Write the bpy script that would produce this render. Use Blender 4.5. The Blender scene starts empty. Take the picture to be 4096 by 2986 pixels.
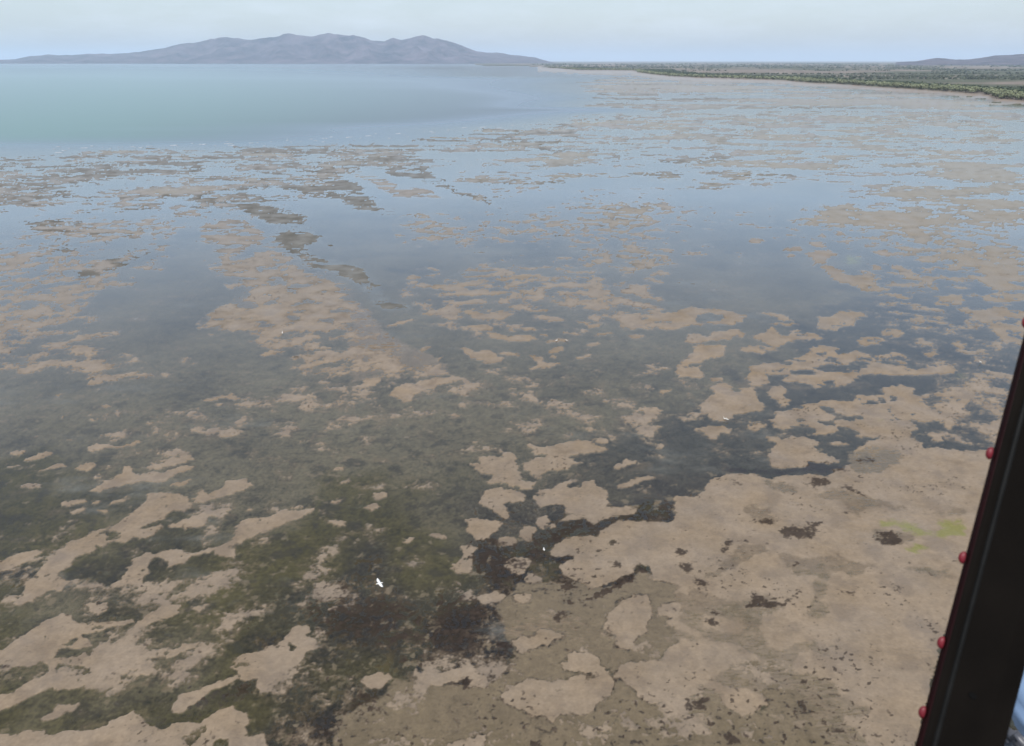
import bpy, math, random
import numpy as np
from mathutils import Vector, Matrix

# ------------------------------------------------------------------ camera, sky, sun, exposure
SC = bpy.context.scene
COL = SC.collection
FPX, CX, CY, HOR, HC = 3215.0, 2048.0, 1493.0, 243.0, 60.0      # focal length, centre, horizon in photo pixels; flying height in m
PITCH = math.atan((CY - HOR) / FPX)
CP, SP = math.cos(PITCH), math.sin(PITCH)

cam_d = bpy.data.cameras.new('camera')
cam = bpy.data.objects.new('camera', cam_d); COL.objects.link(cam)
cam.location = (0, 0, HC)
cam.rotation_euler = (math.pi / 2 - PITCH, 0, 0)
cam_d.sensor_width = 36.0
cam_d.lens = 36.0 * FPX / 4096.0
cam_d.clip_start = 0.05
cam_d.clip_end = 300000.0
cam_d.dof.use_dof = True
cam_d.dof.focus_distance = 220.0
cam_d.dof.aperture_fstop = cam_d.lens / 2.0
SC.camera = cam

SUN_EL, SUN_AZ = math.radians(61.0), math.radians(189.0)          # azimuth clockwise from +Y: behind the camera, a little left
sun_vec = Vector((math.sin(SUN_AZ) * math.cos(SUN_EL), math.cos(SUN_AZ) * math.cos(SUN_EL), math.sin(SUN_EL)))
world = bpy.data.worlds.new('World'); SC.world = world; world.use_nodes = True
wn, wl = world.node_tree.nodes, world.node_tree.links
wn.clear()
w_out = wn.new('ShaderNodeOutputWorld'); w_bg = wn.new('ShaderNodeBackground'); w_sky = wn.new('ShaderNodeTexSky')
w_sky.sky_type = 'NISHITA'; w_sky.sun_disc = False
w_sky.sun_elevation = SUN_EL; w_sky.sun_rotation = SUN_AZ
w_sky.air_density = 1.0; w_sky.dust_density = 1.6; w_sky.ozone_density = 1.0; w_sky.altitude = 60
w_bg.inputs['Strength'].default_value = 0.124
# thin high cloud veil: faint, streaky
w_tc = wn.new('ShaderNodeTexCoord'); w_map = wn.new('ShaderNodeMapping'); w_noi = wn.new('ShaderNodeTexNoise')
w_map.inputs['Scale'].default_value = (5, 5, 22)
w_noi.inputs['Scale'].default_value = 1.6; w_noi.inputs['Detail'].default_value = 7; w_noi.inputs['Roughness'].default_value = 0.62
w_rmp = wn.new('ShaderNodeMapRange'); w_rmp.inputs[1].default_value = 0.44; w_rmp.inputs[2].default_value = 0.74
w_rmp.inputs[3].default_value = 0.30; w_rmp.inputs[4].default_value = 0.55
w_mix = wn.new('ShaderNodeMixRGB'); w_mix.inputs['Color2'].default_value = (6.2, 6.9, 7.8, 1)
wl.new(w_tc.outputs['Generated'], w_map.inputs['Vector']); wl.new(w_map.outputs[0], w_noi.inputs['Vector'])
wl.new(w_noi.outputs['Fac'], w_rmp.inputs[0]); wl.new(w_rmp.outputs[0], w_mix.inputs['Fac'])
wl.new(w_sky.outputs[0], w_mix.inputs['Color1']); wl.new(w_mix.outputs[0], w_bg.inputs['Color'])
wl.new(w_bg.outputs[0], w_out.inputs['Surface'])

sun_d = bpy.data.lights.new('sun', 'SUN'); sun_d.energy = 4.5; sun_d.angle = math.radians(0.53); sun_d.color = (1.0, 0.965, 0.915)
sun = bpy.data.objects.new('sun', sun_d); COL.objects.link(sun)
sun.rotation_euler = (-sun_vec).to_track_quat('-Z', 'Y').to_euler()

SC.view_settings.view_transform = 'Standard'; SC.view_settings.look = 'None'
SC.view_settings.exposure = 0.22; SC.view_settings.gamma = 1.0; SC.view_settings.use_curve_mapping = False
SC.cycles.max_bounces = 4; SC.cycles.diffuse_bounces = 2; SC.cycles.glossy_bounces = 2; SC.cycles.transparent_max_bounces = 8; SC.cycles.volume_bounces = 1
SC.cycles.caustics_reflective = False; SC.cycles.caustics_refractive = False
SC.cycles.use_denoising = True

rng = np.random.default_rng(7); random.seed(7)

# ------------------------------------------------------------------ helpers
def ground(px, py, z=0.0):
    """the point of the plane at height z that stands at a photo pixel"""
    px = np.asarray(px, float); py = np.asarray(py, float)
    xr = (px - CX) / FPX; yr = (CY - py) / FPX
    dy = CP + SP * yr; dz = -SP + CP * yr
    t = (z - HC) / dz
    return xr * t, dy * t

def project(x, y, z=0.0):
    d = y * CP - (z - HC) * SP
    v = y * SP + (z - HC) * CP
    return CX + FPX * x / d, CY - FPX * v / d

def at_depth(px, py, d):
    xr = (px - CX) / FPX; yr = (CY - py) / FPX
    return Vector((xr * d, (CP + SP * yr) * d, HC + (-SP + CP * yr) * d))

_GT = np.arange(1024) * (2 * math.pi / 1024)
_GC = np.cos(_GT).astype(np.float32); _GS = np.sin(_GT).astype(np.float32)
def _h(ix, iy, s):
    n = ix * np.uint32(374761393) + iy * np.uint32(668265263) + np.uint32((s * 974711 + 1013) & 0xffffffff)
    n = (n ^ (n >> np.uint32(13))) * np.uint32(1274126177)
    return (n ^ (n >> np.uint32(16))) & np.uint32(1023)

def gnoise(x, y, s=0):
    """2-D gradient noise, about -1..1"""
    x0 = np.floor(x); y0 = np.floor(y); fx = (x - x0).astype(np.float32); fy = (y - y0).astype(np.float32)
    ix = x0.astype(np.int64).astype(np.uint32); iy = y0.astype(np.int64).astype(np.uint32)
    u = fx * fx * fx * (fx * (fx * 6 - 15) + 10); v = fy * fy * fy * (fy * (fy * 6 - 15) + 10)
    def g(dx, dy):
        a = _h(ix + np.uint32(dx), iy + np.uint32(dy), s)
        return _GC[a] * (fx - np.float32(dx)) + _GS[a] * (fy - np.float32(dy))
    a = g(0, 0); b = g(1, 0); c = g(0, 1); d = g(1, 1)
    p = a + u * (b - a)
    return 1.5 * (p + v * ((c + u * (d - c)) - p))

def fbm(x, y, wl, octs=4, s=0, gain=0.5, foot=None):
    """fractal noise of longest wavelength wl (m); octaves finer than the footprint fade out"""
    out = np.zeros(np.shape(x), np.float32); a = 1.0; tot = 0
    for o in range(octs):
        w = wl / 2.0 ** o
        k = a
        if foot is not None:
            k = a * np.clip(w / (1.2 * foot) - 0.6, 0, 1)
        out += k * gnoise(x / w + 17.3 * o, y / w - 9.1 * o, s + o)
        tot += a; a *= gain
    return out / tot * 1.6

def sstep(a, b, x):
    t = np.clip((x - a) / (b - a), 0, 1)
    return t * t * (3 - 2 * t)

RS = 3.0                                       # photo pixels per cell of the survey rasters
RW, RH = int(4096 / RS) + 1, int(2986 / RS) + 1
def fill(mask, pts, val=1.0):
    pts = np.asarray(pts, float) / RS
    y0 = max(0, int(math.floor(pts[:, 1].min()))); y1 = min(RH - 1, int(math.ceil(pts[:, 1].max())))
    x0 = max(0, int(math.floor(pts[:, 0].min()))); x1 = min(RW - 1, int(math.ceil(pts[:, 0].max())))
    if y1 < y0 or x1 < x0: return
    gx = np.arange(x0, x1 + 1)[None, :] + 0.5; gy = np.arange(y0, y1 + 1)[:, None] + 0.5
    ins = np.zeros((y1 - y0 + 1, x1 - x0 + 1), bool)
    n = len(pts)
    for i in range(n):
        ax, ay = pts[i]; bx, by = pts[(i + 1) % n]
        if ay == by: continue
        c = ((ay > gy) != (by > gy)) & (gx < (bx - ax) * (gy - ay) / (by - ay) + ax)
        ins ^= c
    sub = mask[y0:y1 + 1, x0:x1 + 1]
    sub[ins] = val

def box(a, r, axis):
    if r < 1: return a
    p = np.pad(a, [(r + 1, r) if i == axis else (0, 0) for i in range(2)], mode='edge')
    c = np.cumsum(p, axis=axis)
    n = a.shape[axis]
    hi = np.take(c, np.arange(2 * r + 1, 2 * r + 1 + n), axis=axis); lo = np.take(c, np.arange(0, n), axis=axis)
    return (hi - lo) / (2 * r + 1)

def blur(a, rx, ry, k=2):
    for _ in range(k):
        a = box(box(a, rx, 1), ry, 0)
    return a

def sample(r, px, py):
    X = px / RS - 0.5; Y = py / RS - 0.5
    def refl(v, n):
        m = 2.0 * (n - 1); v = np.abs(v) % m
        return np.where(v > n - 1, m - v, v)
    X = refl(X, RW); Y = refl(Y, RH)
    i = np.minimum(X.astype(int), RW - 2); j = np.minimum(Y.astype(int), RH - 2)
    fx = X - i; fy = Y - j
    return (r[j, i] * (1 - fx) + r[j, i + 1] * fx) * (1 - fy) + (r[j + 1, i] * (1 - fx) + r[j + 1, i + 1] * fx) * fy

def mesh_obj(name, verts, faces, mats, parent=None, smooth=False):
    me = bpy.data.meshes.new(name)
    verts = np.asarray(verts, np.float32); 
    if isinstance(faces, np.ndarray):
        n, k = faces.shape
        me.vertices.add(len(verts)); me.vertices.foreach_set('co', verts.ravel())
        me.loops.add(n * k); me.loops.foreach_set('vertex_index', faces.astype(np.int32).ravel())
        me.polygons.add(n); me.polygons.foreach_set('loop_start', np.arange(0, n * k, k, dtype=np.int32))
        me.update(calc_edges=True)
    else:
        me.from_pydata([tuple(v) for v in verts], [], faces); me.update()
    for m in (mats if isinstance(mats, (list, tuple)) else [mats]):
        me.materials.append(m)
    if smooth:
        me.polygons.foreach_set('use_smooth', np.ones(len(me.polygons), bool))
    o = bpy.data.objects.new(name, me); COL.objects.link(o)
    if parent: o.parent = parent
    return o

def vcol(o, name, rgb):
    a = o.data.attributes.new(name, 'FLOAT_COLOR', 'POINT')
    c = np.ones((len(rgb), 4), np.float32); c[:, :3] = rgb
    a.data.foreach_set('color', c.ravel())

def vfloat(o, name, v):
    a = o.data.attributes.new(name, 'FLOAT', 'POINT')
    a.data.foreach_set('value', np.asarray(v, np.float32))

def grid_faces(nr, nc):
    i = np.arange(nr - 1)[:, None] * nc + np.arange(nc - 1)[None, :]
    return np.stack([i, i + 1, i + nc + 1, i + nc], -1).reshape(-1, 4)

def tag(o, label=None, cat=None, group=None, kind=None):
    if label: o['label'] = label
    if cat: o['category'] = cat
    if group: o['group'] = group
    if kind: o['kind'] = kind
    return o

def empty(name, loc):
    e = bpy.data.objects.new(name, None); COL.objects.link(e); e.location = loc; e.empty_display_size = 0.1
    return e

def new_mat(name):
    m = bpy.data.materials.new(name); m.use_nodes = True
    nt = m.node_tree
    return m, nt.nodes, nt.links, nt.nodes['Principled BSDF']

def simple_mat(name, col, rough=0.6, spec=0.5, var=0.15, scale=8.0, coords='Object', metal=0.0, bump=0.0):
    m, n, l, b = new_mat(name)
    tc = n.new('ShaderNodeTexCoord'); no = n.new('ShaderNodeTexNoise'); no.inputs['Scale'].default_value = scale; no.inputs['Detail'].default_value = 5
    l.new(tc.outputs[coords], no.inputs['Vector'])
    mr = n.new('ShaderNodeMapRange'); mr.inputs[1].default_value = 0.3; mr.inputs[2].default_value = 0.7
    mr.inputs[3].default_value = 1 - var; mr.inputs[4].default_value = 1 + var
    l.new(no.outputs['Fac'], mr.inputs[0])
    mx = n.new('ShaderNodeVectorMath'); mx.operation = 'SCALE'; mx.inputs[0].default_value = col
    l.new(mr.outputs[0], mx.inputs['Scale']); l.new(mx.outputs[0], b.inputs['Base Color'])
    b.inputs['Roughness'].default_value = rough; b.inputs['Specular IOR Level'].default_value = spec; b.inputs['Metallic'].default_value = metal
    if bump:
        bp = n.new('ShaderNodeBump'); bp.inputs['Strength'].default_value = bump; bp.inputs['Distance'].default_value = 0.01
        l.new(no.outputs['Fac'], bp.inputs['Height']); l.new(bp.outputs[0], b.inputs['Normal'])
    return m

# ------------------------------------------------------------------ survey of the flats: outlines of the banks, by sheet (sheet origin and scale in photo pixels)
K = 1400.0 / 2266.0
SHEET = {'3': (0, 500, K), '4': (1400, 500, K), '5': (2700, 500, 1396 / 2266.0), '6': (0, 1500, K), '7': (1400, 1500, K), '8': (2700, 1500, 1396 / 2266.0),
         'a': (0, 1986, K), 'b': (1400, 1986, K), 'c': (2700, 1986, 1396 / 2266.0), 'd': (0, 0, 4096 / 2266.0), 'z': (2048, 0, 2048 / 2266.0), 'e': (400, 480, 2048 / 2266.0)}
def P(sheet, s):
    ox, oy, k = SHEET[sheet]
    v = np.array([float(t) for t in s.replace(';', ' ').replace(',', ' ').split()]).reshape(-1, 2)
    return v * k + np.array([ox, oy])

SAND = [
('6','75,1475 150,1400 190,1330 250,1270 300,1195 340,1150 400,1110 470,1060 560,1030 640,1000 700,975 770,970 810,920 870,870 920,830 930,780 1000,765 1100,760 1190,775 1215,800 1200,830 1250,835 1240,870 1180,890 1130,880 1080,910 1060,940 1000,950 930,980 900,995 960,990 1040,965 1050,985 1020,1035 950,1060 870,1050 830,1080 770,1100 740,1070 690,1110 630,1110 600,1090 615,1130 600,1160 520,1175 470,1220 430,1250 360,1280 400,1310 445,1335 400,1380 370,1420 340,1390 280,1400 220,1465 150,1480'),
('6','1210,820 1280,790 1260,770 1320,735 1340,770 1380,760 1440,720 1480,680 1560,668 1640,680 1640,710 1560,755 1480,775 1400,800 1320,825 1270,835'),
('6','1095,965 1150,950 1220,920 1330,885 1400,875 1450,855 1510,865 1500,890 1400,905 1340,925 1350,965 1290,985 1200,1000 1150,985 1100,985'),
('6','1515,990 1560,945 1640,920 1740,920 1790,890 1870,860 1960,838 1975,855 1920,875 1985,870 2050,840 2040,880 1960,925 1860,960 1760,1005 1690,1020 1620,1060 1540,1100 1540,1180 1480,1180 1400,1160 1380,1130 1310,1165 1250,1180 1210,1220 1150,1230 1080,1265 1110,1220 1080,1200 1010,1180 965,1220 960,1280 930,1310 930,1355 830,1360 710,1380 780,1310 850,1240 890,1180 940,1155 1010,1165 1060,1140 1160,1118 1200,1160 1290,1155 1380,1110 1450,1090 1510,1060 1525,1020'),
('6','0,1200 100,1160 200,1145 290,1145 220,1190 150,1230 70,1260 0,1280'),
('6','570,755 640,715 700,690 760,650 790,645 800,585 860,590 860,640 930,640 1000,620 1080,620 1140,640 1110,660 1050,700 960,690 900,690 830,700 720,730 640,755'),
('6','960,560 1040,570 1090,540 1150,540 1150,515 1240,515 1250,545 1180,575 1100,590 1000,610 990,590'),
('6','1100,610 1200,590 1270,580 1260,600 1180,630 1120,640'),('6','1100,705 1180,690 1260,670 1240,685 1180,725 1120,715'),
('6','165,550 230,520 290,490 350,495 340,515 260,545 190,560'),('6','225,625 300,600 370,575 430,585 400,600 330,610 240,630'),
('6','470,610 520,580 560,560 600,580 600,600 540,625 490,620'),('6','550,475 600,440 690,440 720,460 800,450 880,420 905,430 860,455 780,475 690,480 620,500'),
('6','620,200 690,190 710,205 650,220'),('6','1290,160 1380,140 1500,125 1575,155 1530,165 1470,150 1400,160 1310,170'),
('6','1380,195 1430,185 1470,195 1420,208'),('6','1480,185 1520,172 1500,190'),('6','1390,390 1450,370 1520,362 1575,385 1500,400 1450,412'),
('6','560,30 640,30 700,40 620,70 560,75'),('6','520,95 620,92 715,80 640,100'),
('6','120,710 200,690 260,710 270,740 200,735'),('6','390,830 470,810 570,810 560,830 480,845 410,855'),('6','595,825 640,810 660,820 630,840'),
('6','440,880 540,855 560,880 470,905'),('6','630,870 700,865 690,895 640,890'),('6','705,845 780,800 850,780 820,810 750,840'),
('6','2150,820 2205,795 2195,835'),('6','1595,865 1650,855 1640,878'),('6','2090,960 2180,940 2250,970 2180,980'),('6','2180,705 2266,660 2266,700'),
('6','2140,615 2220,590 2210,620'),('6','1670,500 1760,480 1740,495'),('6','60,70 150,50 100,70'),('6','350,130 430,125 390,145'),
('6','180,410 260,395 240,415'),('6','60,500 160,480 150,520 80,530'),('6','640,390 740,365 700,395'),('6','20,600 130,575 180,580 90,605'),
('6','400,415 500,410 460,430'),('6','550,290 660,280 600,310'),('6','360,270 430,262 410,285'),
('a','530,690 620,690 700,685 680,740 620,765 580,730'),('a','880,640 1000,605 990,640 950,675'),
('a','880,810 960,760 1040,705 1160,700 1170,750 1080,790 1000,820 940,860 870,870'),('a','1230,720 1310,700 1320,735 1270,755'),
('a','0,1010 70,960 150,900 200,860 280,810 360,785 400,768 460,775 480,820 560,830 620,800 700,810 840,795 860,830 760,840 700,860 610,880 540,900 640,960 560,985 470,985 380,1000 350,1050 420,1040 560,1010 700,1000 750,1020 760,1080 850,1100 780,1120 700,1110 640,1125 540,1100 470,1070 400,1080 380,1130 380,1170 480,1190 640,1180 560,1210 480,1240 400,1260 300,1270 220,1310 100,1360 0,1390 0,1290 70,1280 150,1210 250,1170 330,1120 300,1060 200,1090 100,1110 40,1080 0,1100'),
('a','740,950 860,920 870,960 790,990'),('a','1050,1050 1100,990 1200,950 1290,935 1250,990 1120,1040'),('a','890,1150 960,1110 1010,1110 960,1160'),
('a','1510,1080 1560,1010 1640,1000 1780,970 1830,920 1900,860 1990,820 2010,860 1990,900 2050,940 2060,970 1990,1010 1990,1060 1900,1130 1780,1200 1720,1260 1650,1240 1660,1200 1560,1190 1530,1130'),
('a','1120,1390 1160,1290 1300,1240 1400,1200 1520,1150 1540,1180 1400,1250 1320,1300 1270,1350 1180,1400'),
('a','250,1430 310,1390 370,1350 480,1330 540,1330 450,1380 380,1420 290,1445'),
('a','0,1640 0,1540 100,1530 200,1505 250,1520 350,1545 500,1525 620,1520 680,1480 780,1410 850,1395 900,1440 960,1470 1060,1500 1130,1480 1210,1460 1290,1470 1350,1430 1420,1390 1480,1365 1520,1400 1580,1410 1600,1450 1590,1560 1720,1540 1750,1640'),
('a','2110,730 2160,710 2200,720 2130,750'),('a','1900,700 2000,670 1960,705'),('a','1050,1240 1130,1200 1120,1240'),
('7','30,70 90,50 80,20 180,0 200,30 160,65 80,82'),
('7','255,135 300,90 330,60 400,60 470,40 560,15 650,15 740,20 620,60 560,70 540,95 470,100 420,140 400,175 350,185 300,150'),
('7','690,190 740,175 760,195 720,205'),('7','620,262 700,250 735,262 700,275'),('7','1005,315 1040,297 1065,312'),('7','1985,100 2080,92 2060,115 2020,132'),('7','1790,205 1850,172 1830,205'),
('7','1840,222 1940,212 2035,220 2030,240 1980,260 1960,290 1880,310 1860,340 1830,338 1850,300 1825,262 1900,260 1900,240 1845,238'),
('7','1920,375 1980,322 2030,340 1970,380'),('7','1490,345 1560,338 1605,360 1560,375'),('7','1965,485 1990,440 2040,450 2020,485'),
('7','1680,600 1740,565 1800,540 1865,565 1840,580 1770,595 1740,610'),('7','785,435 850,415 855,432 810,450'),('7','490,520 540,510 510,535'),
('7','1140,440 1180,430 1200,455 1260,465 1340,450 1400,430 1500,420 1560,430 1590,455 1680,470 1660,490 1560,510 1480,515 1420,530 1330,525 1250,520 1210,520 1170,490'),
('7','1560,415 1640,408 1690,425 1660,445 1600,445'),
('7','765,570 850,565 830,535 920,525 970,530 1000,500 1080,510 1090,535 1060,560 1110,590 1110,650 1120,680 1200,690 1190,740 1120,745 1080,720 1040,725 1010,700 960,700 900,710 880,690 940,660 900,640 850,640 810,610'),
('7','1120,570 1200,535 1330,528 1440,540 1510,570 1420,590 1400,615 1280,625 1250,650 1260,675 1190,665 1150,620'),
('7','825,830 850,790 870,750 940,735 980,720 1020,745 1080,745 1125,770 1130,810 1120,825 1000,830 985,845 1020,880 1030,920 990,930 940,895 880,865'),
('7','1170,800 1220,750 1300,740 1350,700 1440,670 1430,700 1400,730 1480,740 1520,690 1600,680 1590,720 1660,735 1670,790 1650,835 1700,855 1800,855 1850,890 1800,910 1720,920 1650,940 1590,960 1540,950 1500,920 1450,910 1380,900 1390,860 1360,840 1290,840 1250,865 1190,835'),
('7','1730,730 1790,690 1840,660 1960,655 1990,680 1900,690 1840,710 1780,735'),('7','1215,960 1230,920 1270,900 1310,950 1330,980 1300,1000 1240,1005'),
('7','1350,950 1400,910 1480,920 1500,935 1420,950'),('7','740,1010 770,980 760,935 850,930 930,945 990,960 960,1000 900,1030 880,1070 810,1075 780,1040'),
('7','950,1080 1000,1035 1070,1050 1090,1080 1050,1105 980,1110'),('7','1100,1040 1130,980 1220,1000 1190,1060 1180,1080 1130,1060'),
('7','660,1250 710,1200 730,1150 700,1110 780,1100 840,1120 790,1160 800,1210 790,1270 740,1295 700,1280'),
('7','980,1240 1030,1195 1110,1185 1180,1210 1170,1250 1140,1290 1080,1290 1020,1270'),('7','90,860 150,820 210,850 150,880'),('7','130,775 180,755 240,760 250,785 200,810 160,795'),
('7','340,1090 380,1040 410,1060 380,1090'),('7','490,1040 560,1020 620,1060 620,1080 560,1060'),('7','460,1170 510,1165 490,1175'),
('7','1310,1120 1380,1060 1500,1040 1600,1050 1650,990 1720,960 1850,950 1960,950 2080,950 2110,930 2170,870 2220,800 2280,740 2280,1330 2150,1360 1990,1330 1920,1310 1980,1280 1960,1240 1860,1230 1840,1270 1760,1310 1640,1370 1560,1385 1490,1360 1440,1310 1360,1300 1360,1250 1420,1200 1480,1170 1400,1160 1330,1190 1300,1170'),
('7','1120,1330 1180,1290 1240,1310 1240,1340 1190,1350'),
('b','1630,860 1660,780 1720,720 1820,640 1930,640 1950,700 1960,760 1920,800 1930,880 1860,920 1840,980 1780,1010 1720,960 1690,900'),
('b','1990,720 2080,685 2150,720 2150,780 2080,790 2000,750'),('b','2110,600 2160,570 2210,570 2200,620 2150,635'),('b','2050,810 2120,800 2200,850 2280,880 2280,940 2190,880 2090,850'),
('b','1360,1080 1420,1010 1520,990 1600,1040 1620,1090 1680,1140 1720,1200 1690,1270 1620,1300 1560,1390 1500,1430 1430,1400 1300,1460 1240,1420 1170,1420 1110,1380 1020,1370 970,1330 1010,1260 1080,1200 1180,1180 1280,1200 1400,1170 1560,1140 1450,1130 1380,1110'),
('b','1720,1150 1770,1090 1880,1070 1990,1060 2070,980 2150,920 2280,960 2280,1260 2200,1300 2100,1310 1980,1340 1880,1310 1820,1230 1720,1190'),
('b','1060,940 1110,900 1200,930 1240,860 1340,870 1390,910 1330,950 1270,980 1180,1000 1130,1030 1080,990'),
('b','420,1140 500,1140 600,1120 700,1115 800,1140 880,1180 910,1230 860,1250 790,1230 740,1190 640,1200 520,1210 440,1200'),
('b','60,1190 120,1150 170,1130 240,1140 270,1180 210,1240 150,1240 90,1220'),('b','810,650 900,620 1000,640 980,690 880,690'),('b','1040,640 1150,620 1180,660 1100,690'),
('b','640,1600 760,1560 880,1540 890,1590 840,1640 640,1640'),('b','2200,1450 2280,1420 2280,1500'),
('8','165,205 200,150 260,120 240,80 290,55 350,65 380,105 410,105 420,80 530,85 540,150 580,230 490,245 400,260 370,290 300,300 240,295 200,250'),
('8','125,345 190,335 260,335 350,340 360,370 290,390 270,425 220,410 170,375'),('8','440,345 490,310 560,305 600,325 560,350 520,375 470,360'),
('8','590,110 640,75 710,75 720,110 700,150 740,160 720,205 680,205 640,150 600,140'),('8','590,400 640,390 690,400 670,440 600,430'),
('8','610,500 670,430 760,400 850,400 940,430 910,460 930,500 1000,530 1050,550 1000,580 900,565 840,600 720,605 640,600 610,550'),
('8','620,290 700,240 830,190 950,180 1000,160 1100,165 1180,125 1330,125 1350,85 1450,60 1540,80 1560,140 1640,120 1860,100 1940,120 1930,160 1880,200 1800,270 1850,300 1740,300 1600,300 1500,290 1400,300 1300,330 1240,330 1260,400 1180,410 1190,370 1130,350 1070,340 1040,380 950,385 860,380 920,370 910,345 850,330 760,330 700,355 640,345'),
('8','680,30 760,0 1200,0 1160,40 1110,70 1040,80 1000,90 960,60 900,90 860,60 740,50'),('8','440,0 600,0 610,60 540,80 490,70 490,30'),('8','80,70 110,60 150,85'),('8','200,15 300,20 300,45 240,50'),
('8','1000,440 1010,430 1110,440 1090,460 1030,455'),
('8','0,960 60,920 130,820 220,700 330,640 420,650 520,650 620,680 700,650 780,650 870,640 1000,650 1050,610 1150,560 1150,480 1250,440 1350,400 1450,430 1590,430 1700,470 1850,490 2060,480 2300,480 2300,1640 1560,1640 0,1640'),
('8','1200,420 1240,330 1500,290 1600,330 1540,380 1600,430 1450,430 1330,400'),('8','1720,300 1860,310 1780,360'),('8','1620,370 1740,390 1700,440 1640,420'),
('c','0,0 1950,0 1560,1640 1060,1640 1000,1580 900,1500 850,1300 700,1240 620,1200 480,1010 0,1010'),
('c','0,1010 480,1010 560,1060 600,1130 610,1210 570,1260 580,1330 520,1410 420,1420 330,1370 280,1280 150,1280 60,1330 0,1330'),
('c','640,1190 700,1180 780,1210 760,1260 680,1260'),('c','620,1420 700,1410 690,1460 640,1460'),('c','760,1460 840,1440 850,1500 780,1520'),('c','70,1450 170,1410 260,1450 250,1500 120,1520'),('c','400,1500 500,1460 510,1500 430,1530'),
('5','465,745 520,735 600,745 540,775 480,765'),('5','680,740 750,738 720,750'),('5','365,725 420,725 390,737'),('5','960,675 1030,670 990,683'),('5','1020,690 1080,690 1130,720 1060,725'),
('5','985,735 1060,735 1030,750'),('5','1060,760 1140,755 1100,767'),('5','1155,740 1200,730 1240,740 1180,750'),('5','670,810 740,800 780,785 835,790 830,815 760,825'),('5','705,835 760,840 800,865 740,865'),
('5','850,770 940,765 1010,795 930,800'),('5','840,830 900,820 1000,810 1080,850 1000,855 970,905 900,905 890,870'),
('5','945,920 1010,910 1080,950 1120,970 1180,980 1230,970 1290,990 1320,1010 1310,1040 1370,1050 1420,1070 1350,1080 1230,1085 1160,1050 1070,1030 1010,990'),
('5','1260,930 1300,900 1350,920 1340,945 1280,945'),('5','1390,915 1440,905 1500,930 1560,945 1480,955 1410,940'),('5','1450,1000 1560,975 1650,1010 1700,1020 1640,1025 1540,1010'),
('5','1320,1100 1400,1090 1550,1105 1540,1140 1470,1130 1380,1110'),('5','1610,1040 1700,1035 1730,1080 1660,1080'),('5','1470,1040 1540,1025 1560,1040 1500,1060'),
('5','1690,1170 1720,1110 1800,1095 1880,1110 1890,1150 1820,1175 1750,1180'),('5','1580,880 1640,850 1710,860 1690,890 1600,905'),('5','1730,850 1830,830 1900,850 1990,870 2000,890 1920,915 1850,905 1850,880 1780,875'),
('5','1270,825 1340,810 1430,835 1420,855 1340,850'),('5','1420,790 1500,785 1600,820 1560,830 1480,815'),('5','1480,710 1560,690 1650,700 1690,720 1590,730'),('5','1660,770 1700,740 1760,750 1760,770 1700,780'),
('5','1980,825 2080,820 2160,840 2040,850'),('5','2100,890 2240,875 2230,890 2140,900'),('5','2090,935 2170,940 2230,965 2150,970'),('5','1980,1020 2100,1005 2160,1020 2280,1060 2280,1090 2150,1080 2060,1070 2030,1040'),
('5','1980,1120 2050,1095 2280,1090 2280,1140 2200,1150 2080,1150 2000,1145'),('5','1880,1240 1960,1200 2100,1185 2280,1210 2280,1440 2230,1430 2130,1400 2070,1360 2040,1300 1940,1260'),
('5','1810,1200 1900,1180 1970,1200 1880,1225'),('5','1490,1180 1600,1185 1560,1195'),('5','1680,1250 1720,1240 1765,1265 1720,1280'),('5','1485,1295 1560,1300 1610,1340 1540,1325'),('5','1510,1260 1560,1260 1600,1280 1550,1285'),
('5','1340,1330 1440,1320 1500,1350 1420,1390 1350,1370'),('5','1780,1410 1870,1420 1940,1450 1860,1460'),
('5','920,1245 1000,1245 1060,1210 1130,1200 1200,1220 1265,1240 1180,1260 1170,1305 1090,1310 1030,1335 910,1325 940,1300'),
('5','0,1200 100,1185 200,1190 300,1200 400,1210 460,1240 440,1280 350,1300 270,1290 150,1295 60,1310 0,1330'),
('5','545,1220 620,1210 720,1240 780,1280 740,1310 680,1300 590,1300 640,1285 700,1270 620,1245'),
('5','60,1380 110,1355 200,1370 240,1350 340,1340 400,1315 470,1360 450,1380 360,1370 350,1400 240,1400 150,1420 80,1415'),
('5','510,1385 570,1350 580,1315 640,1315 680,1350 730,1375 760,1330 830,1335 900,1350 970,1380 880,1400 830,1390 740,1410 660,1450 600,1420'),
('5','410,1450 480,1430 600,1435 670,1460 560,1490 460,1480'),('5','80,1510 130,1440 230,1430 340,1430 310,1460 330,1500 230,1510 180,1530 80,1560 0,1623 0,1590'),
('5','490,1570 640,1540 780,1520 890,1480 890,1440 980,1425 1050,1445 1150,1460 1200,1480 1300,1500 1400,1480 1500,1490 1520,1540 1460,1560 1560,1590 1700,1560 1830,1560 1840,1600 1800,1623 480,1623'),
('5','1170,1400 1280,1380 1380,1385 1340,1420 1240,1430 1180,1420'),('5','1600,1480 1700,1470 1680,1510 1620,1500'),
('4','355,1000 400,965 480,990 420,1000'),('4','500,985 565,985 530,992'),('4','690,940 800,935 900,940 980,930 1100,935 1220,925 1200,940 1060,945 960,948 820,955 740,950'),('4','680,985 800,975 970,965 900,985 760,992'),
('4','900,1000 1000,985 1100,965 1260,965 1240,985 1100,1000 980,1012'),('4','1150,1010 1300,995 1400,1005 1290,1015'),('4','430,1035 550,1040 700,1025 830,1025 840,1045 720,1050 680,1065 560,1060 470,1045'),
('4','480,1085 640,1090 750,1075 860,1060 930,1080 1060,1080 1000,1100 860,1105 760,1110 600,1105'),('4','1040,1060 1200,1070 1260,1085 1240,1110 1160,1100'),('4','900,1040 1100,1040 1220,1045 1050,1055'),
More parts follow.
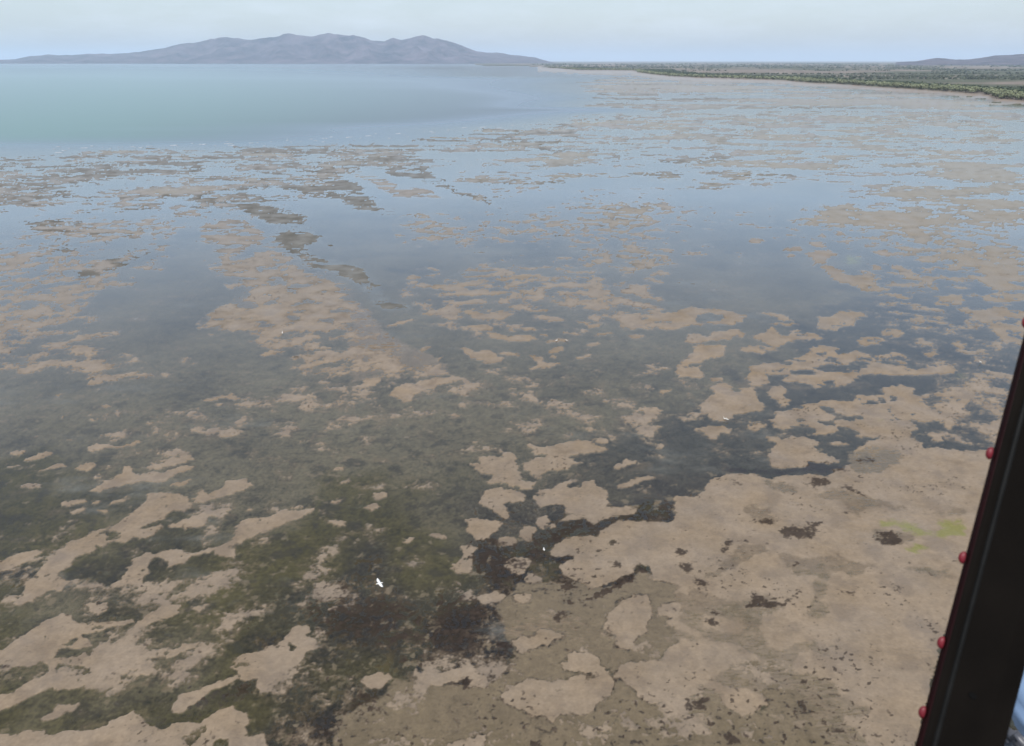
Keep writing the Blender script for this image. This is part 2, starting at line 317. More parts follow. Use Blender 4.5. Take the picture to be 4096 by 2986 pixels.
('4','480,1130 540,1128 530,1145'),('4','560,1165 680,1145 800,1145 930,1155 740,1165'),('4','900,1130 1050,1120 1040,1138'),('4','1090,1135 1280,1130 1180,1142'),('4','970,1180 1100,1165 1200,1170 1080,1190'),
('4','420,1215 560,1215 660,1200 640,1220 500,1240'),('4','670,1220 770,1200 900,1220 960,1200 1080,1215 1060,1235 1000,1250 960,1275 900,1255 820,1265 780,1250 770,1225'),
('4','215,1300 320,1270 420,1250 440,1260 340,1290 240,1308'),('4','1110,1200 1250,1190 1370,1205 1200,1212'),('4','1170,1230 1320,1240 1420,1270 1300,1275 1200,1250'),('4','760,1295 880,1290 940,1310 920,1335 830,1335 740,1310'),
('4','990,1325 1060,1305 1080,1330 1030,1340'),('4','1080,1320 1180,1310 1240,1325 1130,1335'),('4','530,1280 590,1280 660,1305 610,1305'),('4','880,1345 960,1345 990,1360 1050,1375 1100,1355 1160,1355 1210,1375 1180,1400 1120,1410 1040,1400 960,1390 900,1370'),
('4','1200,1360 1300,1355 1260,1375'),('4','1230,1400 1340,1385 1480,1385 1400,1405 1300,1410'),('4','1310,1330 1420,1340 1520,1355 1450,1365 1380,1345'),('4','1530,1360 1640,1350 1690,1340 1700,1355 1600,1368'),
('4','695,1445 760,1440 800,1470 880,1455 940,1480 1020,1505 960,1540 900,1550 850,1530 780,1510 740,1470'),('4','940,1465 1060,1470 1120,1490 1090,1505 1000,1485'),('4','1250,1480 1320,1440 1380,1430 1400,1455 1320,1475'),
('4','1270,1500 1310,1485 1370,1500 1330,1515'),('4','1155,1490 1220,1490 1260,1530 1380,1545 1260,1570 1180,1585 1140,1575 1220,1550 1200,1520'),('4','1500,1425 1600,1410 1650,1415 1570,1440'),('4','1470,1450 1540,1445 1530,1460'),
('4','1450,1505 1520,1490 1580,1478 1560,1505 1490,1520'),('4','1670,1405 1760,1390 1720,1405'),('4','1790,1360 1920,1355 1910,1375 1830,1390'),('4','1390,1565 1460,1550 1420,1575'),('4','1510,1565 1560,1560 1540,1575'),
('4','1430,1265 1530,1270 1560,1295 1690,1280 1600,1310 1520,1325 1540,1300'),
('4','1740,1290 1800,1285 1920,1255 1960,1230 2100,1210 2280,1190 2280,1300 2180,1290 2160,1305 2070,1330 1970,1315 2060,1290 2100,1270 2000,1275 1890,1310 1810,1325 1760,1310'),
('4','2160,1370 2180,1350 2280,1350 2280,1420 2200,1420'),('4','2180,1480 2280,1440 2280,1540 2160,1540 2200,1510'),('4','2100,1555 2150,1545 2140,1570'),('4','2110,1580 2280,1560 2280,1640 2120,1640'),
('4','400,1470 470,1440 540,1430 490,1465'),('4','510,1550 560,1510 610,1490 590,1540'),
('3','1850,1580 1960,1560 2100,1510 2266,1470 2266,1500 2100,1550 1950,1590'),('3','1660,1490 1780,1450 1850,1470 1740,1500'),('3','2110,1619 2266,1590 2266,1619'),
]
HOLE = [('6','700,1020 770,1010 780,1060 700,1060'),('6','1060,840 1100,845 1080,865'),('a','400,960 510,910 500,960 430,980'),('a','380,1150 430,1080 500,1085 600,1110 660,1130 620,1170 520,1185 430,1170'),
('a','1380,1640 1400,1570 1480,1570 1510,1640'),('a','1860,1010 1870,955 1920,960 1915,1010'),
('8','935,210 980,210 1050,240 1130,270 1200,255 1220,275 1160,300 1090,280 1000,240'),('8','940,310 1000,300 1070,320 980,330'),('8','1240,170 1300,175 1280,190'),
('8','1500,30 1600,50 1700,60 1840,55 1860,80 1780,100 1640,125 1580,140 1560,90'),('8','760,60 860,80 860,105 800,100'),('8','950,40 1040,40 1030,75 980,70'),('8','1120,60 1190,65 1150,78'),('8','1170,90 1250,80 1330,110 1260,135 1180,120'),
('8','1800,270 1880,200 1960,210 2020,260 1960,280 1880,290'),('8','1550,310 1700,300 1760,340 1700,380 1600,360'),('8','1800,330 1900,320 1930,380 1850,400'),('8','1530,390 1620,380 1680,450 1640,490 1580,440'),('8','1930,160 2000,100 2050,160 2010,200 1950,200'),
('5','1030,1270 1090,1272 1060,1280'),('5','130,1275 170,1230 240,1220 290,1235 340,1240 270,1270 190,1285'),('5','1030,1465 1070,1445 1160,1470 1130,1490 1060,1485'),
('5','900,1570 980,1555 1100,1560 1180,1530 1270,1540 1240,1570 1150,1580 1010,1600 930,1590'),('5','740,1600 800,1585 900,1590 880,1623 760,1623'),('5','610,1590 680,1595 640,1610'),('5','1305,1530 1380,1525 1470,1545 1450,1565 1360,1555'),
('4','850,1225 880,1225 870,1240'),('4','910,1205 980,1210 960,1220'),('5','1750,1150 1810,1150 1780,1160')]
DAMP = [   # thin water over bare sand, khaki
('b','1100,560 1240,560 1350,560 1480,560 1640,600 1760,560 1900,480 2060,560 2266,600 2280,1640 -100,1640 -60,1440 200,1300 300,1180 900,1240 1050,1100 1060,1000 1000,860 960,700 1080,560'),
('c','330,440 360,380 420,330 500,310 600,320 600,355 520,380 440,420 380,470 330,500 250,520 170,530 180,500 270,490'),
('c','620,370 720,380 830,410 930,390 1060,390 1130,410 1210,440 1350,450 1600,470 1800,480 1790,540 1700,530 1500,470 1350,450 1280,460 1200,510 1130,510 1080,480 1010,500 1000,560 1000,620 960,680 1000,740 1000,770 920,790 820,770 760,760 850,780 900,680 920,640 910,570 930,530 880,510 790,510 740,470 690,420'),
('c','0,640 130,600 250,640 350,690 480,680 570,640 700,690 720,720 620,760 560,800 570,900 600,980 700,1000 750,960 850,930 960,960 1070,970 1040,1030 960,1040 860,980 770,1060 780,1150 900,1170 1000,1180 1050,1220 1070,1300 1200,1360 1300,1400 1200,1440 1070,1450 1060,1490 1200,1510 1240,1600 1240,1640 0,1640 0,1320 60,1320 130,1290 150,1200 300,1280 330,1370 420,1410 570,1380 570,1300 480,1250 300,1230 250,1200 330,1130 370,1080 500,1060 560,1050 480,1010 400,980 200,930 100,880 60,830 200,860 350,890 440,880 430,830 320,790 230,770 100,720 0,700'),
('8','1120,520 1200,470 1350,470 1500,530 1400,600 1250,640 1150,620'),('8','880,790 1050,740 1250,790 1400,840 1560,890 1750,900 1890,850 1880,930 1600,900 1300,850 1180,900 1250,960 1160,930 1080,820'),
('8','540,680 640,690 780,720 800,770 700,770 620,730'),('8','430,870 520,830 560,880 640,840 600,900 700,950 600,980 520,930'),('8','1230,960 1290,1000 1400,1020 1560,1040 1600,1070 1440,1100 1330,1080'),
('4','0,1150 100,1200 200,1320 380,1430 560,1510 620,1550 600,1600 400,1590 250,1600 0,1619'),('7','0,0 200,0 180,30 0,40'),('8','380,1600 300,1560 240,1500 330,1480 420,1560'),
]
DARK = [   # thick dark weed lying on the sand
('c','650,240 680,200 760,185 860,200 900,170 960,175 960,210 930,250 860,275 780,270 700,265'),('c','465,170 520,150 600,140 650,160 620,180 540,180'),('c','290,350 330,290 360,265 400,290 470,280 490,300 420,315 350,320 310,360'),('c','550,295 600,290 590,310'),
('c','470,620 520,620 560,650 640,680 700,680 760,640 800,600 820,620 760,680 700,720 600,730 520,730 450,740 440,710 500,680'),('c','1270,250 1330,230 1430,230 1500,290 1440,315 1320,310'),
('8','330,660 400,690 450,730 380,715'),('8','850,710 900,690 880,660 960,650 1000,690 1020,740 940,720 900,750'),('8','1060,740 1130,725 1250,780 1220,790 1140,760'),('8','1500,735 1545,750 1510,750'),('8','1710,775 1760,770 1740,800'),('8','1780,790 1815,785 1805,800'),
('8','1190,640 1280,635 1200,665'),('8','1130,555 1250,530 1340,560 1240,570'),('8','860,570 960,560 1080,590 1100,620 980,640 880,620 760,630 620,640 520,650 300,620 340,600 600,620 720,610 840,600'),('8','1450,520 1550,510 1500,530'),
('b','1590,400 1640,390 1630,415'),('b','1675,440 1700,420 1760,440 1770,460 1700,470'),('b','1860,470 1900,445 1940,470 1980,490 1930,510 1880,495'),('b','2100,350 2180,350 2130,400'),('b','2120,430 2200,440 2170,490 2130,470'),
('b','1340,560 1460,560 1480,600 1400,620 1360,590'),('b','1370,680 1430,640 1460,680 1420,720'),('b','1290,760 1360,730 1440,740 1400,790 1350,830 1310,790'),('b','1480,690 1600,620 1720,560 1850,490 1860,520 1740,600 1620,660'),('b','1240,925 1340,930 1300,970'),
('b','900,960 1000,930 1060,940 1060,1020 1120,1040 1090,1060 1040,1030'),('b','700,1190 760,1180 780,1230 740,1270'),('b','1400,1180 1440,1170 1430,1190'),('c','1400,560 1500,580 1470,615'),('c','1100,600 1160,610 1140,650'),('c','730,430 800,430 770,465'),('c','930,405 980,400 960,415'),
('c','1540,500 1600,520 1590,540'),('c','160,800 230,790 280,830 220,860'),('c','180,730 300,740 340,770 240,760'),('c','0,470 100,430 110,470 20,480'),('c','0,380 70,350 60,400 10,400'),('c','100,540 200,550 190,620 130,590'),
('c','800,1190 860,1200 830,1220'),('c','770,1340 840,1330 850,1380 800,1420 820,1450 760,1440'),('c','650,1450 700,1480 670,1490'),('c','290,1530 400,1540 420,1600 330,1620'),('c','360,1500 410,1500 390,1520'),('c','1040,1510 1110,1520 1090,1570 1040,1560'),('c','960,1550 1010,1560 980,1570'),('c','80,1350 200,1310 260,1340 200,1380 100,1400'),
('b','1180,600 1280,580 1260,620'),('b','1990,1480 2060,1510 2130,1560 2060,1540'),('b','2170,1330 2266,1340 2266,1400 2190,1390'),('b','1150,1560 1260,1550 1240,1619 1160,1600'),
]
DARK2 = [('b','560,640 700,600 860,680 900,760 820,860 700,900 560,820'),('b','380,900 560,860 800,900 860,1000 700,1000 460,1000'),('b','280,1050 520,1030 640,1060 480,1110 320,1110'),('b','720,300 900,260 1100,300 1280,340 1200,420 1100,520 960,560 820,520 760,400'),
('b','0,660 200,640 420,700 460,840 300,960 60,1000 0,900'),('b','0,1240 200,1250 330,1280 240,1400 100,1460 0,1500'),('b','1160,260 1330,200 1500,160 1620,170 1560,240 1380,260 1300,320 1180,330'),('a','1330,1300 1440,1220 1620,1210 1640,1290 1500,1330 1290,1450 1060,1490 930,1450 1180,1410'),('a','1990,640 2260,560 2266,900 2120,930 2010,880')]
GREEN = [('c','1310,180 1420,145 1500,170 1600,215 1660,260 1610,275 1560,230 1450,180 1340,195'),('c','1690,145 1770,160 1880,180 1880,260 1800,260 1700,270 1660,245 1780,225'),('c','1480,340 1540,320 1640,340 1580,370 1520,365'),('c','980,155 1030,165 1000,180'),
('8','1300,290 1360,285 1350,300'),('8','1760,10 1900,5 1860,25'),('5','1100,860 1190,860 1180,900 1110,890')]
MUD = [   # drained beds of grey weed, far out
('e','1150,170 1300,150 1460,165 1480,230 1560,290 1680,330 1830,400 1760,395 1620,340 1560,330 1500,300 1330,260 1200,220'),('e','860,290 960,240 1060,240 1170,290 1200,340 1250,390 1390,400 1300,400 1120,405 1060,350 900,340'),
('e','520,340 620,310 750,340 700,365 820,390 930,400 900,430 960,510 960,540 900,560 1000,620 1060,620 1150,650 1190,690 1270,770 1390,840 1260,850 1180,790 1080,700 1000,660 940,660 870,620 790,560 750,470 640,400 540,370'),
('e','-150,395 0,385 130,360 290,345 260,390 160,405 40,410 -150,420'),('e','60,590 130,570 250,565 200,610 120,640 0,690 -120,700 0,620'),('e','-300,200 0,180 200,170 420,160 560,200 480,230 300,260 250,240 0,260 -300,270'),('e','560,110 720,100 900,110 1180,80 1280,110 1130,150 960,160 760,180 600,150'),
('e','1560,90 1720,75 1900,60 2000,120 2150,150 2260,180 2050,160 1900,130 1700,120'),('e','350,290 500,280 560,310 420,330'),('e','680,230 830,220 850,260 720,265'),('e','1200,430 1300,410 1310,435 1210,440'),('e','2020,190 2180,195 2150,225'),
('e','-400,330 -200,310 -60,330 -200,350'),('e','-400,470 -200,440 60,470 0,510 -250,500'),('e','-300,560 -150,540 -80,570 -220,590'),
]
TANSTRIP = [('e','930,200 1040,195 1130,235 1240,250 1330,290 1450,300 1530,350 1440,355 1300,350 1230,300 1150,260 1020,225'),('e','450,470 560,430 640,440 690,470 740,510 720,560 600,590 460,600 520,540 440,530'),('e','300,410 420,395 470,430 380,445'),('e','80,260 180,250 160,275'),('e','340,250 430,250 420,300 350,290'),('e','600,250 660,250 640,280'),('e','1420,500 1530,480 1600,510 1500,545'),
('e','540,600 700,610 900,660 1000,700 1100,760 1200,850 1250,929 450,929 500,830 740,760 540,690')]
# coverage of bare sand / grey weed among the pools: sheet, outline, sand share, weed share
COVER = [
('d','0,320 600,320 1250,270 1300,200 1420,160 2266,220 2266,330 1700,330 1200,330 800,380 0,400',0.42,0.74),
('d','1250,270 1300,180 1480,165 2000,215 2266,240 2266,420 1700,330 1300,320',0.60,0.40),
('d','1400,158 1900,205 2266,232 2266,262 1700,215 1300,175',0.8,0.2),
('d','1700,300 2266,260 2266,480 1900,430 1650,380',0.58,0.1),
('d','1850,420 2266,330 2266,560 2000,560 1750,520',0.60,0.0),
('d','1100,320 1700,320 1750,420 1600,470 1200,480 1000,420',0.40,0.34),
('d','1200,430 1650,430 1800,560 1500,620 1250,560',0.40,0.10),
('d','900,480 1300,460 1350,600 920,600',0.42,0.04),
('d','880,600 1350,590 1380,700 1000,730 900,690',0.30,0.0),
('d','1250,640 1460,620 1480,720 1280,740',0.62,0.0),
('d','0,320 350,325 700,315 760,420 500,470 0,480',0.36,0.64),
('d','0,480 420,450 430,500 340,600 0,580',0.32,0.25),
('d','0,570 250,570 350,700 220,790 430,800 300,850 0,840',0.58,0.0),
('d','440,480 560,475 640,560 760,640 850,760 1000,820 700,850 550,760 460,720 560,660 500,600 450,540',0.58,0.0),
('d','1000,640 1250,640 1330,720 1100,760 1000,700',0.35,0.0),
('d','1700,500 2266,480 2266,640 2000,640 1780,580',0.45,0.0),
('d','1850,640 2266,620 2266,820 2050,830 1950,760',0.16,0.0),
('d','2100,820 2266,780 2266,1000 2050,960',0.2,0.0),
('d','350,860 1000,820 1500,800 1650,1000 1450,1120 1000,1100 430,1040',0.12,0.0),('d','1550,900 1800,920 1800,1020 1400,1120 1300,1060',0.16,0.0),('d','400,1080 1000,1120 1100,1250 900,1320 500,1300',0.15,0.0),
('d','0,880 350,860 430,1040 200,1080 0,1060',0.25,0.0),
('d','700,1320 1000,1280 1200,1300 1150,1420 900,1480 700,1560 620,1480',0.30,0.0),
('d','900,1400 1250,1330 2000,1330 1960,1652 700,1652 760,1560',0.33,0.0),
('d','560,1480 760,1480 760,1652 640,1652',0.34,0.0),
('d','0,1300 500,1270 600,1330 500,1500 0,1560',0.36,0.0),('d','0,1180 330,1130 400,1250 0,1330',0.2,0.0),
]
CLEAR = [('3','620,1050 1400,1000 1420,1060 1340,1180 1300,1300 1370,1420 1250,1500 1000,1619 850,1560 620,1440 680,1340 600,1200 580,1100'),('5','0,850 700,880 900,900 1000,1000 1150,1060 1320,1100 1480,1160 1350,1200 1200,1210 1000,1210 780,1240 600,1180 480,1140 380,1100 0,1060'),
('4','480,560 1000,500 1500,330 2266,330 2266,400 1500,420 1100,560 600,640'),('4','0,600 330,620 430,760 640,850 330,960 440,1190 260,1060 120,920 0,880')]

R_sand = np.zeros((RH, RW)); R_damp = np.zeros((RH, RW)); R_dark = np.zeros((RH, RW)); R_green = np.zeros((RH, RW)); R_mud = np.zeros((RH, RW)); R_tan = np.zeros((RH, RW))
R_cs = np.zeros((RH, RW)); R_cm = np.zeros((RH, RW))
for s, p in SAND: fill(R_sand, P(s, p))
for s, p in HOLE: fill(R_sand, P(s, p), 0.0)
for s, p in DAMP: fill(R_damp, P(s, p))
for s, p in DARK2: fill(R_dark, P(s, p), 0.50)
for s, p in DARK: fill(R_dark, P(s, p))
for s, p in GREEN: fill(R_green, P(s, p))
for s, p in MUD: fill(R_mud, P(s, p))
for s, p in TANSTRIP: fill(R_tan, P(s, p))
for s, p, a, b in COVER:
    q = P(s, p); fill(R_cs, q, a); fill(R_cm, q, b)
for s, p in CLEAR:
    q = P(s, p); fill(R_cs, q, 0.03); fill(R_cm, q, 0.0)
# khaki sand of the b and c sheets gives way to the traced dry banks of the b sheet
for s, p in SAND:
    if s in ('b',) : fill(R_damp, P(s, p), 0.0)
R_sand = blur(R_sand, 2, 1); R_damp = blur(R_damp, 3, 2); R_dark = blur(R_dark, 3, 2); R_green = blur(R_green, 6, 3)
R_mud = blur(R_mud, 6, 2); R_tan = blur(R_tan, 3, 1); R_cs = blur(R_cs, 16, 6); R_cm = blur(R_cm, 16, 5)
# land and open sea outlines
LAND_EDGE = P('z', '150,303 200,304 290,311 400,312 550,314 560,322 700,338 830,345 1000,349 1200,355 1300,366 1450,373 1600,384 1750,394 1900,404 2050,416 2130,423 2150,439 2266,446')
R_land = np.zeros((RH, RW))
fill(R_land, np.vstack([LAND_EDGE, [[4200, 420], [4200, 200], [1900, 200], [1900, 262], [2150, 266]]]))
R_sea = np.zeros((RH, RW))
fill(R_sea, P('d', '-10,338 200,330 450,322 700,308 900,297 1150,277 1210,268 1220,240 1180,205 1180,180 1080,168 1000,158 700,146 -10,140'))
R_land = blur(R_land, 2, 1, 1); R_sea = blur(R_sea, 110, 20)
# weed colour survey (display-sheet points): olive, teal-grey, dark
CTRL = {'olive': '700,1260 600,1280 800,1240 450,1290 900,1170 650,1200 500,1330 350,1200 150,1150 100,1100 250,1560 400,1520 720,1480 780,1430 600,1310 860,1110 50,1400 330,1290 60,1200 780,1170 560,1380 480,1440',
 'teal': '980,1050 850,1000 900,950 950,1110 1100,980 750,950 600,900 300,850 1300,900 1450,830 250,1400 180,1480 350,1400 1200,1130 330,1090 600,1100 100,950 1000,850 500,1000 1350,1000 1600,700 1000,700 400,700 200,980 450,1180',
 'dark': '780,1370 700,1400 850,1340 1100,1230 1150,1180 1250,1180 1060,1280 1500,1060 1470,1100 1350,1130 1600,1000 1700,980 560,1550 620,1590 950,1400 900,1450 1450,1010 1750,1010 300,1260 50,1290 1240,1140 2000,800 1950,760 2050,870 1900,900 2150,900 1650,930 2100,750 680,1580 1020,1350'}

# ------------------------------------------------------------------ the tidal flat: one sheet from under the aircraft to the horizon
rows_py = np.concatenate([np.arange(3120, 262, -3.8), 243 + np.geomspace(19, 3.7, 22)[1:]])
gx0, gy_rows = ground(np.full_like(rows_py, CX), rows_py)
gy_rows = np.concatenate([[-120, -60, -20, 5, 20, 33, 42], gy_rows])
half = 0.5 * 4096 / FPX * (gy_rows * CP + HC * SP)
half[:7] = half[7]
uc = np.concatenate([-np.geomspace(1.06, 4.5, 14)[::-1], np.linspace(-1.06, 1.06, 1150)[1:-1], np.geomspace(1.06, 4.5, 14)])
X = half[:, None] * uc[None, :]; Y = np.repeat(gy_rows[:, None], len(uc), 1)
NR, NC = X.shape
x = X.ravel(); y = Y.ravel()
foot = np.maximum(np.abs(np.gradient(gy_rows))[:, None] * np.ones((1, NC)), 0.05).ravel()       # depth of one sheet row, m
footx = (np.abs(y) * 4 / FPX + 0.05)
yc = np.maximum(y, 40.0)
dist = np.hypot(x, y)
ip, jp = project(x, yc)
# ragged edges: the outlines wander by a few decimetres to metres
amp = np.clip(dist / 140.0, 0.7, 3.0)
wx = x + amp * (0.75 * fbm(x, y, 5.0, 4, 11, 0.6, footx) + 0.5 * fbm(x, y, 1.3, 3, 15, 0.6, footx)); wy = np.maximum(yc + amp * (0.75 * fbm(x, y, 5.0, 4, 21, 0.6, footx) + 0.5 * fbm(x, y, 1.3, 3, 25, 0.6, footx)), 35)
ix, iy = project(wx, wy)
f_fine = fbm(x, y, 1.2, 4, 31, 0.6, footx)
f_mid = fbm(x, y, 6.5, 5, 41, 0.55, footx)
f_mid2 = fbm(x * 0.8 + 0.25 * y, y, 7.0, 5, 51, 0.55, footx)
f_big = fbm(x, y, 60.0, 4, 61, 0.5, footx)
f_huge = fbm(x, y, 420.0, 4, 71, 0.5, footx)
e5 = fbm(x, y, 0.5, 2, 37, 0.7, footx)
f_st0 = fbm(x * 0.42, y, 26.0, 4, 157, 0.62, foot * 0.35)
f_st3 = fbm(x * 0.42, y, 30.0, 4, 169, 0.62, foot * 0.35)
f_ser = fbm(x * 0.32, y, 11.0, 4, 175, 0.7, foot * 0.22); f_ser2 = fbm(x * 0.32, y, 9.0, 4, 179, 0.7, foot * 0.22)
S_poly = sample(R_sand, ix, iy) + 0.20 * f_fine + 0.16 * e5
pool_r = sstep(2850, 3150, ip) * sstep(1080, 1200, jp) * sstep(1780, 1640, jp)
S_poly = S_poly - 0.75 * pool_r * sstep(0.26, 0.46, fbm(x, y, 5.5, 4, 221, 0.55, footx) + 0.25 * f_fine)
S_poly = S_poly - 0.55 * sstep(150, 90, dist) * sstep(0.50, 0.66, fbm(x, y, 3.2, 4, 225, 0.6, footx)) * (ip < 2500)
cs = sample(R_cs, ip, jp); cm = sample(R_cm, ip, jp)
mixn = 0.60 * f_mid + 0.46 * f_big + 0.22 * f_fine + 0.12 * e5
def thr(c): return 0.42 * (1 - 2 * np.clip(c, 0, 1)) + np.where(c < 0.05, 0.6, 0)
f_str = fbm(x * 0.26, y, 70.0, 5, 161, 0.62, foot * 0.25); f_str2 = fbm(x * 0.26, y, 190.0, 5, 165, 0.62, foot * 0.25)
fw_ = sstep(220, 520, dist); fw2 = sstep(700, 1400, dist)
mixn = mixn * (1 - fw_) + fw_ * (0.30 * f_ser2 + 0.55 * (f_st0 * (1 - fw2) + f_str * fw2) + 0.30 * f_mid * (1 - fw2) + 0.35 * f_big * (1 - fw2) + 0.65 * f_str2 * fw2)
S_noise = 0.5 + (mixn - thr(cs)) * (1.6 - 0.9 * fw_)
mixm = 0.6 * f_mid2 + 0.4 * f_big
f_str3 = fbm(x * 0.22, y, 120.0, 5, 171, 0.66, foot * 0.25)
mixm = mixm * (1 - fw_) + fw_ * ((0.60 * f_st3 + 0.40 * f_ser + 0.3 * f_big) * (1 - fw2) + fw2 * (1.1 * f_str3 - 0.3 * f_str2))
M_noise = 0.5 + (mixm - thr(cm)) * (1.6 - 0.8 * fw_)
M_poly = sample(R_mud, ix, iy) * 0.82 + 0.20 * f_mid2 + 0.30 * f_st3 + 0.52 * f_ser + 0.15 * f_fine
T_poly = sample(R_tan, ix, iy) * 0.62 + 0.30 * f_mid + 0.40 * f_ser2
S = np.maximum(np.maximum(S_poly, S_noise), T_poly)
M = np.maximum(M_poly, M_noise)
D = sample(R_damp, ix, iy) + 0.34 * f_fine + 0.34 * f_mid + 0.22 * e5
land = sample(R_land, ix * 0 + ip, jp)
f_sl = fbm(x * 0.25, y, 1100.0, 5, 181, 0.55, foot * 0.3); f_sl2 = fbm(x * 0.2, y, 240.0, 4, 185, 0.55, foot * 0.4)
sea = sample(R_sea, ip + 480 * f_sl + 260 * f_sl2, jp + 34 * f_sl2)
sea = np.where((ip < -50) & (jp < 640), np.maximum(sea, sstep(640, 560, jp)), sea)
sk_ = sstep(0.10, 0.85, sea)
S = S - 0.75 * sk_; M = M - 0.70 * sk_
S_hard = sstep(0.34, 0.66, S); D_hard = sstep(0.22, 0.88, D); M_hard = sstep(0.16, 0.86, M)
near = sstep(420, 160, dist)
D_hard = D_hard * (1 - 0.45 * S_hard * (jp > 1450))

# weed colours
pts = []; vals = []
cols = {'olive': (0.046, 0.039, 0.0145), 'teal': (0.080, 0.069, 0.047), 'dark': (0.023, 0.0185, 0.0155)}
for k, s in CTRL.items():
    for q in P('d', s):
        pts.append(ground(*q)); vals.append(cols[k])
pts = np.array(pts); vals = np.array(vals)
lx = np.log(np.maximum(yc, 30)); 
gw = np.zeros_like(x); gc = np.zeros((len(x), 3)); gd = np.zeros_like(x)
qx = x / yc + 0.10 * fbm(x, y, 14, 3, 81, 0.5, footx) * np.clip(60 / yc, 0, 1); qy = lx + 0.16 * fbm(x, y, 14, 3, 85, 0.5, footx)
for (a, b), v in zip(pts, vals):
    w = np.exp(-(((qx - a / b) / 0.075) ** 2 + ((qy - math.log(b)) / 0.085) ** 2)) + 1e-9
    gw += w; gc += w[:, None] * np.array(v)
    if v[0] < 0.03: gd += w
weed = gc / gw[:, None]; dw = gd / gw
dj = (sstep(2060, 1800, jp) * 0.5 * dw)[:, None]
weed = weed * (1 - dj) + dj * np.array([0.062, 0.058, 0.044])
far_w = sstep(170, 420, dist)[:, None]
weed = weed * (1 - far_w) + far_w * np.array([0.088, 0.079, 0.064])  # far weed paler: part of the sky-reflection veil is in its colour
# clumps: lighter brown-green and darker tufts inside the beds
c1 = fbm(x, y, 2.4, 4, 91, 0.62, footx); c2 = fbm(x, y, 0.8, 3, 95, 0.7, footx); c5 = fbm(x, y, 0.45, 2, 97, 0.7, footx); c3 = fbm(x, y, 18.0, 3, 99, 0.5, footx)
c4 = fbm(x, y, 4.0, 4, 105, 0.6, footx)
weed = weed * np.clip(1 + (0.32 * c1 + 0.34 * c2 + 0.30 * c5 * near) * (1 - 0.72 * sstep(110, 260, dist)) + 0.24 * c3, 0.25, 2.2)[:, None]
dk = sstep(0.22, 0.5, c4 + 0.3 * c2) * 0.6 * sstep(230, 100, dist)
weed = weed * (1 - dk[:, None]) + dk[:, None] * np.array([0.022, 0.019, 0.014])
gm = (sstep(0.0, 0.45, fbm(x, y, 7.0, 4, 117, 0.6, footx)) * 0.6 * sstep(0.034, 0.024, weed[:, 0]) * (jp > 1500))[:, None]
weed = weed * (1 - gm) + gm * np.array([0.040, 0.037, 0.022]) * np.clip(1 + 0.5 * c2, 0.4, 2)[:, None]
pale = sstep(0.42, 0.7, fbm(x, y, 2.0, 4, 111, 0.65, footx) + 0.25 * c3) * 0.75 * near      # bare scraps between the tufts
weed = weed * (1 - pale[:, None]) + pale[:, None] * np.array([0.125, 0.10, 0.07])
gap = (sstep(0.16, 0.5, 0.6 * c1 + 0.6 * c2 + 0.5 * c5) * 0.6 * near * sstep(0.040, 0.026, weed[:, 0]) * sstep(2150, 2420, jp))[:, None]
weed = weed * (1 - gap) + gap * np.array([0.11, 0.085, 0.058])
weed = np.clip(weed, 0.006, 1)
# sand
s1 = fbm(x, y, 6.0, 5, 121, 0.6, footx); s2 = fbm(x, y, 0.9, 3, 125, 0.7, footx)
sandc = np.array([0.163, 0.123, 0.083]) * np.clip(1 + 0.16 * s1 + 0.14 * s2 + 0.10 * f_big, 0.55, 1.5)[:, None]
dm = (sstep(-0.05, 0.55, fbm(x, y, 4.5, 4, 127, 0.62, footx)) * 0.75 * (0.35 + 0.65 * near))[:, None]
sandc = sandc * (1 - dm) + dm * np.array([0.122, 0.092, 0.064])
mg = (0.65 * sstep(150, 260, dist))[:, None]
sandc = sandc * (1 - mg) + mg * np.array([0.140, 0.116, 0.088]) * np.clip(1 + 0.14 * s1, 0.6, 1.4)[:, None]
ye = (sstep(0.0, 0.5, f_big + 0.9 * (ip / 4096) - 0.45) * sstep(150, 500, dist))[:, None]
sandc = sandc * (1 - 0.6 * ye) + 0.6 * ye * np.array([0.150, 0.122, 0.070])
dampc = np.array([0.126, 0.098, 0.070]) * np.clip(1 + 0.16 * s1 + 0.16 * s2 + 0.12 * c1, 0.5, 1.5)[:, None]
olive_in = (0.7 * sstep(2.3, 3.0, (jp - 1500) / 500) * sstep(-0.2, 0.5, f_mid + 0.2))[:, None]
dampc = dampc * (1 - 0.35 * olive_in) + 0.35 * olive_in * np.array([0.09, 0.07, 0.036])
mudc = np.array([0.106, 0.103, 0.094]) * np.clip(1 + 0.25 * f_mid + 0.2 * s1, 0.5, 1.5)[:, None]
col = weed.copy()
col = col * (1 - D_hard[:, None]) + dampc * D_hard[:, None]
mh = (M_hard * (1 - D_hard))[:, None]
col = col * (1 - mh) + mudc * mh
# the damp outlines lie over the big sand outline of the c and 8 sheets
is_sand = np.maximum(S_hard * (1 - D_hard), sstep(0.44, 0.60, S_noise) * near * sstep(0.1, 0.25, cs) * (1 - sea))
# edge band: wetter, darker
wet_edge = sstep(0.80, 0.50, S) * 0.22
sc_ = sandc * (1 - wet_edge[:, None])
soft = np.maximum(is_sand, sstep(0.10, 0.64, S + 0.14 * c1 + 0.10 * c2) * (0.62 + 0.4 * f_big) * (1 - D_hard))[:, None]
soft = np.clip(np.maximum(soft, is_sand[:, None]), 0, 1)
col = col * (1 - soft) + sc_ * soft
